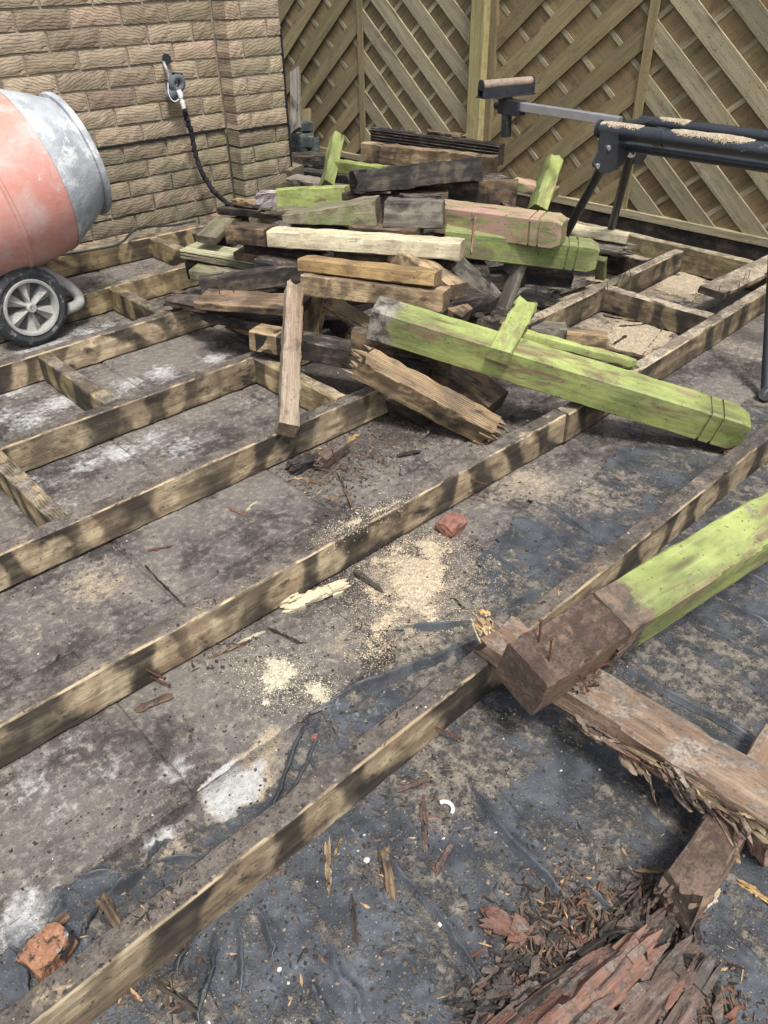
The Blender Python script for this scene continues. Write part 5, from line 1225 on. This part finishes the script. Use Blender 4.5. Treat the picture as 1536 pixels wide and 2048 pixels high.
heap(pz0([(735, 1130), (790, 1095), (860, 1082), (905, 1100), (915, 1150), (895, 1225), (830, 1240), (800, 1268), (770, 1300), (742, 1300), (748, 1210), (722, 1160)]), .0038, 'saw', 5, ragged=.17, soft=.08, flakes=11000, spread=.075)
heap(pz0([(490, 1340), (530, 1322), (590, 1328), (600, 1352), (655, 1378), (640, 1392), (585, 1398), (548, 1404), (520, 1370)]), .004, 'sawpale', 9, ragged=.13, soft=.04, flakes=2200)
heap([PZ(x, y, JH) for x, y in ((640, 1092), (700, 1062), (790, 1012), (800, 1002), (740, 1022), (660, 1062))], .003, 'saw', 13, z0=JH - .0005, ragged=.03, soft=.02, flakes=1400, spread=.02)
heap(pz0([(1090, 600), (1180, 545), (1230, 560), (1215, 595), (1150, 640), (1080, 640)]), .006, 'sawgrey', 17, flakes=600)
heap(pz0([(1290, 575), (1370, 535), (1420, 560), (1400, 610), (1330, 590)]), .006, 'sawgrey', 19, ragged=.1, flakes=400)
heap(pz0([(1200, 720), (1215, 640), (1290, 640), (1380, 665), (1330, 700), (1290, 730)]), .006, 'sawgrey', 21, ragged=.1, flakes=500)

# ------------------------------------------------------------------ grit and crumbs: nobody could count them
def scatter(name, n, mats, smin, smax, asp, seed, dens=None, flat=.5, region=(-.3, 3.1, -.4, 3.3), spots=None, n_sp=0):
    r = np.random.RandomState(seed); m = MB()
    x = r.uniform(region[0], region[1], n * 6); y = r.uniform(region[2], region[3], n * 6)
    # denser near the camera, as seen
    dist = np.hypot(x, y) + .25
    keep = r.rand(len(x)) < np.clip((.9 / dist) ** 1.6, 0, 1) * (1 if dens is None else np.clip(dens(x, y), 0, 1))
    x, y = x[keep][:n], y[keep][:n]
    if spots:
        ws = np.array([a * q * q for _, q, a in spots]); ks = r.choice(len(spots), n_sp, p=ws / ws.sum())
        x = np.append(x, [spots[k][0].x + r.normal(0, .62 * spots[k][1]) for k in ks]); y = np.append(y, [spots[k][0].y + r.normal(0, .62 * spots[k][1]) for k in ks])
    z = surf_z(x, y)
    for (yy0, yy1) in JT:
        on = (y > yy0 + .003) & (y < yy1 - .003)
        z = np.where(on, JH - .0005, z)
    for i in range(len(x)):
        s = smin * (smax / smin) ** (r.rand() ** 2.2); L = s * r.uniform(1, asp); a = r.uniform(0, 6.28); t = r.normal(0, .25)
        c, sn = math.cos(a), math.sin(a); h = s * flat
        p = []
        for u, v, q in ((-L * .5, 0, 0), (L * r.uniform(-.2, .2), s * .5, 0), (L * .5, s * r.uniform(-.2, .2), 0), (L * r.uniform(-.2, .2), -s * .5, 0), (L * r.uniform(-.25, .25), 0, h)):
            p.append((x[i] + u * c - v * sn, y[i] + u * sn + v * c, z[i] + q + u * t * .3 + .0004))
        m.add(p, [(0, 1, 4), (1, 2, 4), (2, 3, 4), (3, 0, 4)] if False else [(1, 0, 4), (2, 1, 4), (3, 2, 4), (0, 3, 4)], r.choice(len(mats), p=[w_ for _, w_ in mats]))
    o = put(name, m.mesh(name, [M[k_] for k_, _ in mats])); o['kind'] = 'stuff'
JT = ((.566, .609), (1.03, 1.073), (1.487, 1.53), (1.93, 1.975))
d1 = lambda x, y: .25 + 1.3 * (fbm(x, y, 7, 51) - .35) + .8 * np.exp(-((y - .5) / .12) ** 2)
scatter('grit', 26000, (('gritdark', .56), ('grittan', .40), ('gritwhite', .04)), .0012, .0055, 1.7, 61, d1, .55)
CR = [(PZ(x, y, 0), r_, a) for x, y, r_, a in ((1170, 1850, .10, 1.5), (1080, 1950, .09, 1.5), (1280, 1800, .06, 1.0), (1420, 2000, .06, .8), (640, 940, .12, 1.1), (740, 900, .12, .9), (850, 830, .14, .9), (560, 1010, .1, .6), (850, 1600, .07, .6), (330, 1900, .08, .7), (600, 1960, .05, .3), (760, 1740, .07, .4), (1230, 1360, .05, .8), (1100, 1260, .05, .4), (980, 880, .1, .6), (470, 1270, .08, .5), (1290, 980, .1, .4), (280, 1080, .08, .3))]
scatter('wood_crumbs', 6500, (('darkchip', .46), ('brownchip', .30), ('redchip', .12), ('tanchip', .12)), .0014, .0055, 6.0, 63, lambda x, y: .05 + .9 * (fbm(x, y, 5, 55) - .45), .35, spots=CR, n_sp=5200)

scatter('soil_crumbs', 15000, (('soil', .62), ('gritdark', .38)), .0018, .0095, 1.5, 71, lambda x, y: .15 + 1.5 * (fbm(x, y, 6, 75) - .4), .5, spots=CR, n_sp=3500)
BIG = [(PZ(x, y, 0), q, a) for x, y, q, a in ((1170, 1850, .075, 1.6), (1100, 1930, .07, 1.6), (1060, 1990, .06, 1.2), (1240, 1890, .05, 1.2), (1290, 1830, .05, 1.0), (1330, 1890, .05, .8), (1420, 2000, .06, .7), (650, 930, .10, .4), (850, 830, .10, .4), (330, 1960, .06, .5), (1190, 1340, .03, 1.0))]
def torn(name, n, mats, spots, seed):
    r = np.random.RandomState(seed); m = MB()
    ws = np.array([a * q * q for _, q, a in spots]); ks = r.choice(len(spots), n, p=ws / ws.sum())
    for k in ks:
        p, q, a = spots[k]; x = p.x + r.normal(0, .55 * q); y = p.y + r.normal(0, .55 * q)
        d = math.hypot(x - p.x, y - p.y) / q; z = float(surf_z(np.array([x]), np.array([y]))[0]) + max(0, 1 - d) * r.uniform(0, .018) * min(1, a)
        L = r.uniform(.008, .034) * r.uniform(.5, 1); wd = L * r.uniform(.10, .28); h = wd * r.uniform(.3, .7)
        az = r.normal(.9, .9); ti = r.normal(0, .22); c, sn = math.cos(az), math.sin(az); vs = []
        for t, f in ((-.5, .35), (-.2, 1), (.2, .9), (.5, .25)):
            oy = r.normal(0, .12) * wd
            for u, v in ((-1, 0), (1, 0), (.6, 1), (-.7, 1)):
                X_, Y_, Z_ = t * L, (u * wd / 2) * f + oy, v * h * f + t * L * ti
                vs.append((x + X_ * c - Y_ * sn, y + X_ * sn + Y_ * c, z + Z_ + .001))
        fs = [(i * 4 + j, i * 4 + (j + 1) % 4, i * 4 + 4 + (j + 1) % 4, i * 4 + 4 + j) for i in range(3) for j in range(4)] + [(3, 2, 1, 0), (12, 13, 14, 15)]
        m.add(vs, [tuple(reversed(f)) for f in fs], r.choice(len(mats), p=[w_ for _, w_ in mats]))
    o = put(name, m.mesh(name, [M[k_] for k_, _ in mats])); o['kind'] = 'stuff'
torn('bark_crumbs', 1500, (('darkchip', .42), ('brownchip', .39), ('redchip', .14), ('tanchip', .05)), BIG, 81)

# ------------------------------------------------------------------ single scraps one can point at
def chip(label, x0, y0, x1, y1, w, h, mat, name='wood_splinter', cat='wood splinter', group='loose splinters on the ground', dz=0.0, roll=None, **kw):
    a, b = PZ(x0, y0, 0), PZ(x1, y1, 0)
    a.z = gz(a) + h * .45 + dz; b.z = gz(b) + h * .45 + dz
    kw = {**dict(seg=.012, rough=.0012, chip=.003, ta=(.7, .8), tb=(.6, .7), jag='ab', fib=5, fibl=.018), **kw}
    return beam(name, a, b, w, h, mat, rg.uniform(-12, 12) if roll is None else roll, label, cat, group, **kw)
chip('thick pale split offcut lying against the middle joist', 585, 1215, 678, 1180, .040, .022, 'cream', 'wood_offcut', 'wood offcut', fib=10, fibl=.03)
chip('small brown splintered stick at the left edge of the sawdust', 716, 1150, 757, 1182, .016, .012, 'redgrey')
chip('reddish brown bark scrap left of the white mortar patch', 284, 1417, 330, 1400, .020, .008, 'rotend')
chip('long thin reddish splinter upright in view below the white clip', 845, 1612, 852, 1698, .012, .006, 'redgrey')
chip('bright tan thin splinter nearest the long joist', 656, 1702, 659, 1780, .010, .006, 'tan')
chip('dark pointed bark sliver on the sheet fold', 770, 1715, 782, 1795, .020, .008, 'brown')
chip('short dark red bark sliver right of the sheet fold', 893, 1708, 878, 1745, .012, .007, 'redgrey')
chip('reddish splinter just under the nearest joist', 808, 1583, 843, 1573, .012, .007, 'redgrey')
chip('dark twig with a knobbly end low in the picture', 706, 1815, 712, 1880, .008, .007, 'burnt')
chip('tan twig poking out under the stub of joist', 1282, 1747, 1325, 1748, .008, .006, 'tan')
chip('little tan splinter in front of the stub of joist', 1202, 1785, 1217, 1808, .009, .006, 'tan')
chip('orange splinter at the right frame edge', 1490, 1780, 1545, 1815, .012, .008, 'orange')
chip('pale yellow splinter right of the crumbled stub end', 1385, 1835, 1425, 1800, .016, .007, 'cream')
chip('dark sliver left of the split board', 1275, 1562, 1306, 1590, .012, .008, 'burnt')
chip('grey stick standing on edge by the folded sheet, bottom left', 212, 1815, 240, 1860, .022, .008, 'brown')
chip('brown flat bark piece left of the orange brick', 85, 1885, 122, 1850, .020, .006, 'brown')
chip('black stick under the nearest joist at the bottom', 325, 1978, 385, 2020, .012, .010, 'burnt')
chip('yellow stalk beside the bright tan splinter', 671, 1715, 682, 1682, .0035, .0035, 'orange', 'stalk', 'stalk', jag='')
chip('rotten brown block between the two middle joists', 585, 945, 640, 925, .05, .035, 'burnt', 'wood_offcut', 'wood offcut', fib=14)
nbk = chip('rotten block with an upright nail between the middle joists', 640, 940, 690, 905, .05, .045, 'redgrey', 'wood_offcut', 'wood offcut', fib=14)
nail(nbk, PZ(672, 925, .05), (-.25, 0, 1), .75)
chip('thin bent twig lying towards the middle joist', 676, 948, 704, 1020, .005, .005, 'tan', 'twig', 'twig', jag='', dz=.01)
chip('orange splinter beside the thin bent twig', 660, 998, 700, 990, .010, .006, 'tan')
chip('tan splinter in front of the rotten block', 612, 962, 642, 968, .010, .006, 'tan')
chip('pale leaf shaped chip between the middle joists', 497, 1020, 512, 1008, .014, .004, 'cream')
chip('red bark chip left of the pale leaf shaped chip', 462, 1020, 490, 1030, .014, .006, 'red')
chip('black curled bark by the pile foot', 803, 912, 832, 908, .016, .012, 'burnt')
chip('tan splinter left of the black curled bark', 748, 915, 768, 928, .010, .006, 'tan')
chip('reddish upright splinter under the splintered beam', 812, 832, 822, 858, .012, .010, 'redgrey')
chip('small yellow lump near the third joist', 700, 884, 712, 876, .014, .010, 'orange', 'wood_offcut', 'wood offcut')
chip('thin stick leaning near the splintered beam end', 852, 878, 878, 828, .004, .004, 'grey', 'twig', 'twig', jag='', dz=.012)
chip('red brown chip in the left bay beside the third joist', 310, 1102, 338, 1096, .012, .006, 'red')
chip('dark stick beside the middle joist, left of centre', 545, 1262, 590, 1282, .007, .006, 'burnt')
chip('long brown stick along the foot of the middle joist', 430, 1312, 485, 1290, .006, .006, 'brown')
chip('pale thin stick along the foot of the middle joist', 488, 1282, 518, 1268, .005, .005, 'cream')
chip('thin flat lath in the sandy bay near the fence', 1212, 632, 1268, 642, .016, .008, 'tan')
chip('dark scrap in the sandy bay near the fence', 1232, 688, 1250, 676, .014, .010, 'burnt')
chip('long thin stick across the sandy bay', 1285, 712, 1328, 655, .006, .006, 'tan')
chip('dark broken lath beside the nogging in the sandy bay', 1240, 655, 1296, 650, .012, .008, 'burnt')
chip('dark damp stick on the second joist gap at left', 292, 1135, 374, 1218, .004, .003, 'burnt')
chip('red brown rotten lump left of the bark crumbs', 978, 1850, 1030, 1872, .040, .026, 'red', 'bark_chunk', 'bark chunk', fib=16, fibl=.02, rough=.003)
chip('small red bark lump beside the rotten lump', 1040, 1888, 1052, 1868, .016, .012, 'red', 'bark_chunk', 'bark chunk')
def rubble(label, x, y, sx, sy, sz, mat, seed, rz=0, cat='brick piece', tilt=0, z=None):
    r = random.Random(seed); m = MB()
    nx, ny, nz_ = 5, 4, 3
    idx = {}; vs = []; fs = []
    def vid(i, j, k_):
        if (i, j, k_) not in idx:
            u, v, t = i / nx - .5, j / ny - .5, k_ / nz_ - .5
            f = 1 - .16 * (abs(u) + abs(v) + abs(t) > 1.25) - .05 * r.random()
            idx[i, j, k_] = len(vs); vs.append((u * sx * f + r.gauss(0, sx * .025), v * sy * f + r.gauss(0, sy * .03), t * sz * f + r.gauss(0, sz * .04)))
        return idx[i, j, k_]
    for i in range(nx):
        for j in range(ny): fs += [(vid(i, j, 0), vid(i, j + 1, 0), vid(i + 1, j + 1, 0), vid(i + 1, j, 0)), (vid(i, j, nz_), vid(i + 1, j, nz_), vid(i + 1, j + 1, nz_), vid(i, j + 1, nz_))]
    for i in range(nx):
        for k_ in range(nz_): fs += [(vid(i, 0, k_), vid(i + 1, 0, k_), vid(i + 1, 0, k_ + 1), vid(i, 0, k_ + 1)), (vid(i, ny, k_), vid(i, ny, k_ + 1), vid(i + 1, ny, k_ + 1), vid(i + 1, ny, k_))]
    for j in range(ny):
        for k_ in range(nz_): fs += [(vid(0, j, k_), vid(0, j, k_ + 1), vid(0, j + 1, k_ + 1), vid(0, j + 1, k_)), (vid(nx, j, k_), vid(nx, j + 1, k_), vid(nx, j + 1, k_ + 1), vid(nx, j, k_ + 1))]
    m.add(vs, fs); p = PZ(x, y, 0); p.z = (gz(p) + sz * .46) if z is None else z
    o = put('brick_piece', m.mesh('brick_piece', (M[mat],)), None, None, Matrix.Translation(p) @ Matrix.Rotation(RAD(rz), 4, 'Z') @ Matrix.Rotation(RAD(tilt), 4, 'X'))
    return tag(o, label, cat, 'broken brick pieces')
rubble('broken red brick piece above the sawdust heap', 902, 1060, .062, .052, .034, 'redbrick', 3, 5)
rubble('small red brick chip below the end of the big green post', 1452, 906, .042, .022, .03, 'redbrick', 4, 40, tilt=30)
rubble('chipped orange brick end behind the nearest joist, bottom left', 106, 1922, .058, .05, .042, 'orangebrick', 5, 20)
rubble('pale pink brick lump at the right frame edge', 1522, 1700, .06, .045, .05, 'palebrick', 6, 60)
rubble('tiny red brick bit in the fold of the sheet', 630, 1486, .012, .009, .008, 'redbrick', 7, 30)
m = MB(); c = PZ(889, 1626, .0); c.z = gz(c) + .005
m.tube([c + Vector((.013 * math.cos(t), .013 * math.sin(t), .001)) for t in [RAD(-75 + 17 * i) for i in range(10)]], .0032, 8)
tag(put('plastic_clip', m.mesh('plastic_clip', (M['white_plastic'],), 60)), 'curved white plastic clip on the sheet right of the nearest joist', 'plastic clip')
# small pale stones
for i, (x, y, s, lab) in enumerate(((734, 1727, .010, 'pale pebble between the tan splinter and the dark bark sliver'), (880, 1855, .009, 'pale pebble above the long sheet fold'), (1037, 1330, .006, 'tiny pale pebble on the split board'), (560, 1945, .007, 'pale pebble beside the sheet fold at the bottom'))):
    m = MB(); rr = random.Random(i); p = PZ(x, y, 0); p.z = gz(p) + s * .3
    import bmesh
    bm = bmesh.new(); bmesh.ops.create_icosphere(bm, subdivisions=2, radius=s * .5)
    for v in bm.verts: v.co *= rr.uniform(.75, 1.1); v.co.z *= .7
    me = bpy.data.meshes.new('pebble'); bm.to_mesh(me); bm.free(); me.materials.append(M['gritwhite'])
    tag(put('pebble', me, None, None, Matrix.Translation(p)), lab, 'pebble', 'pale pebbles on the sheet')
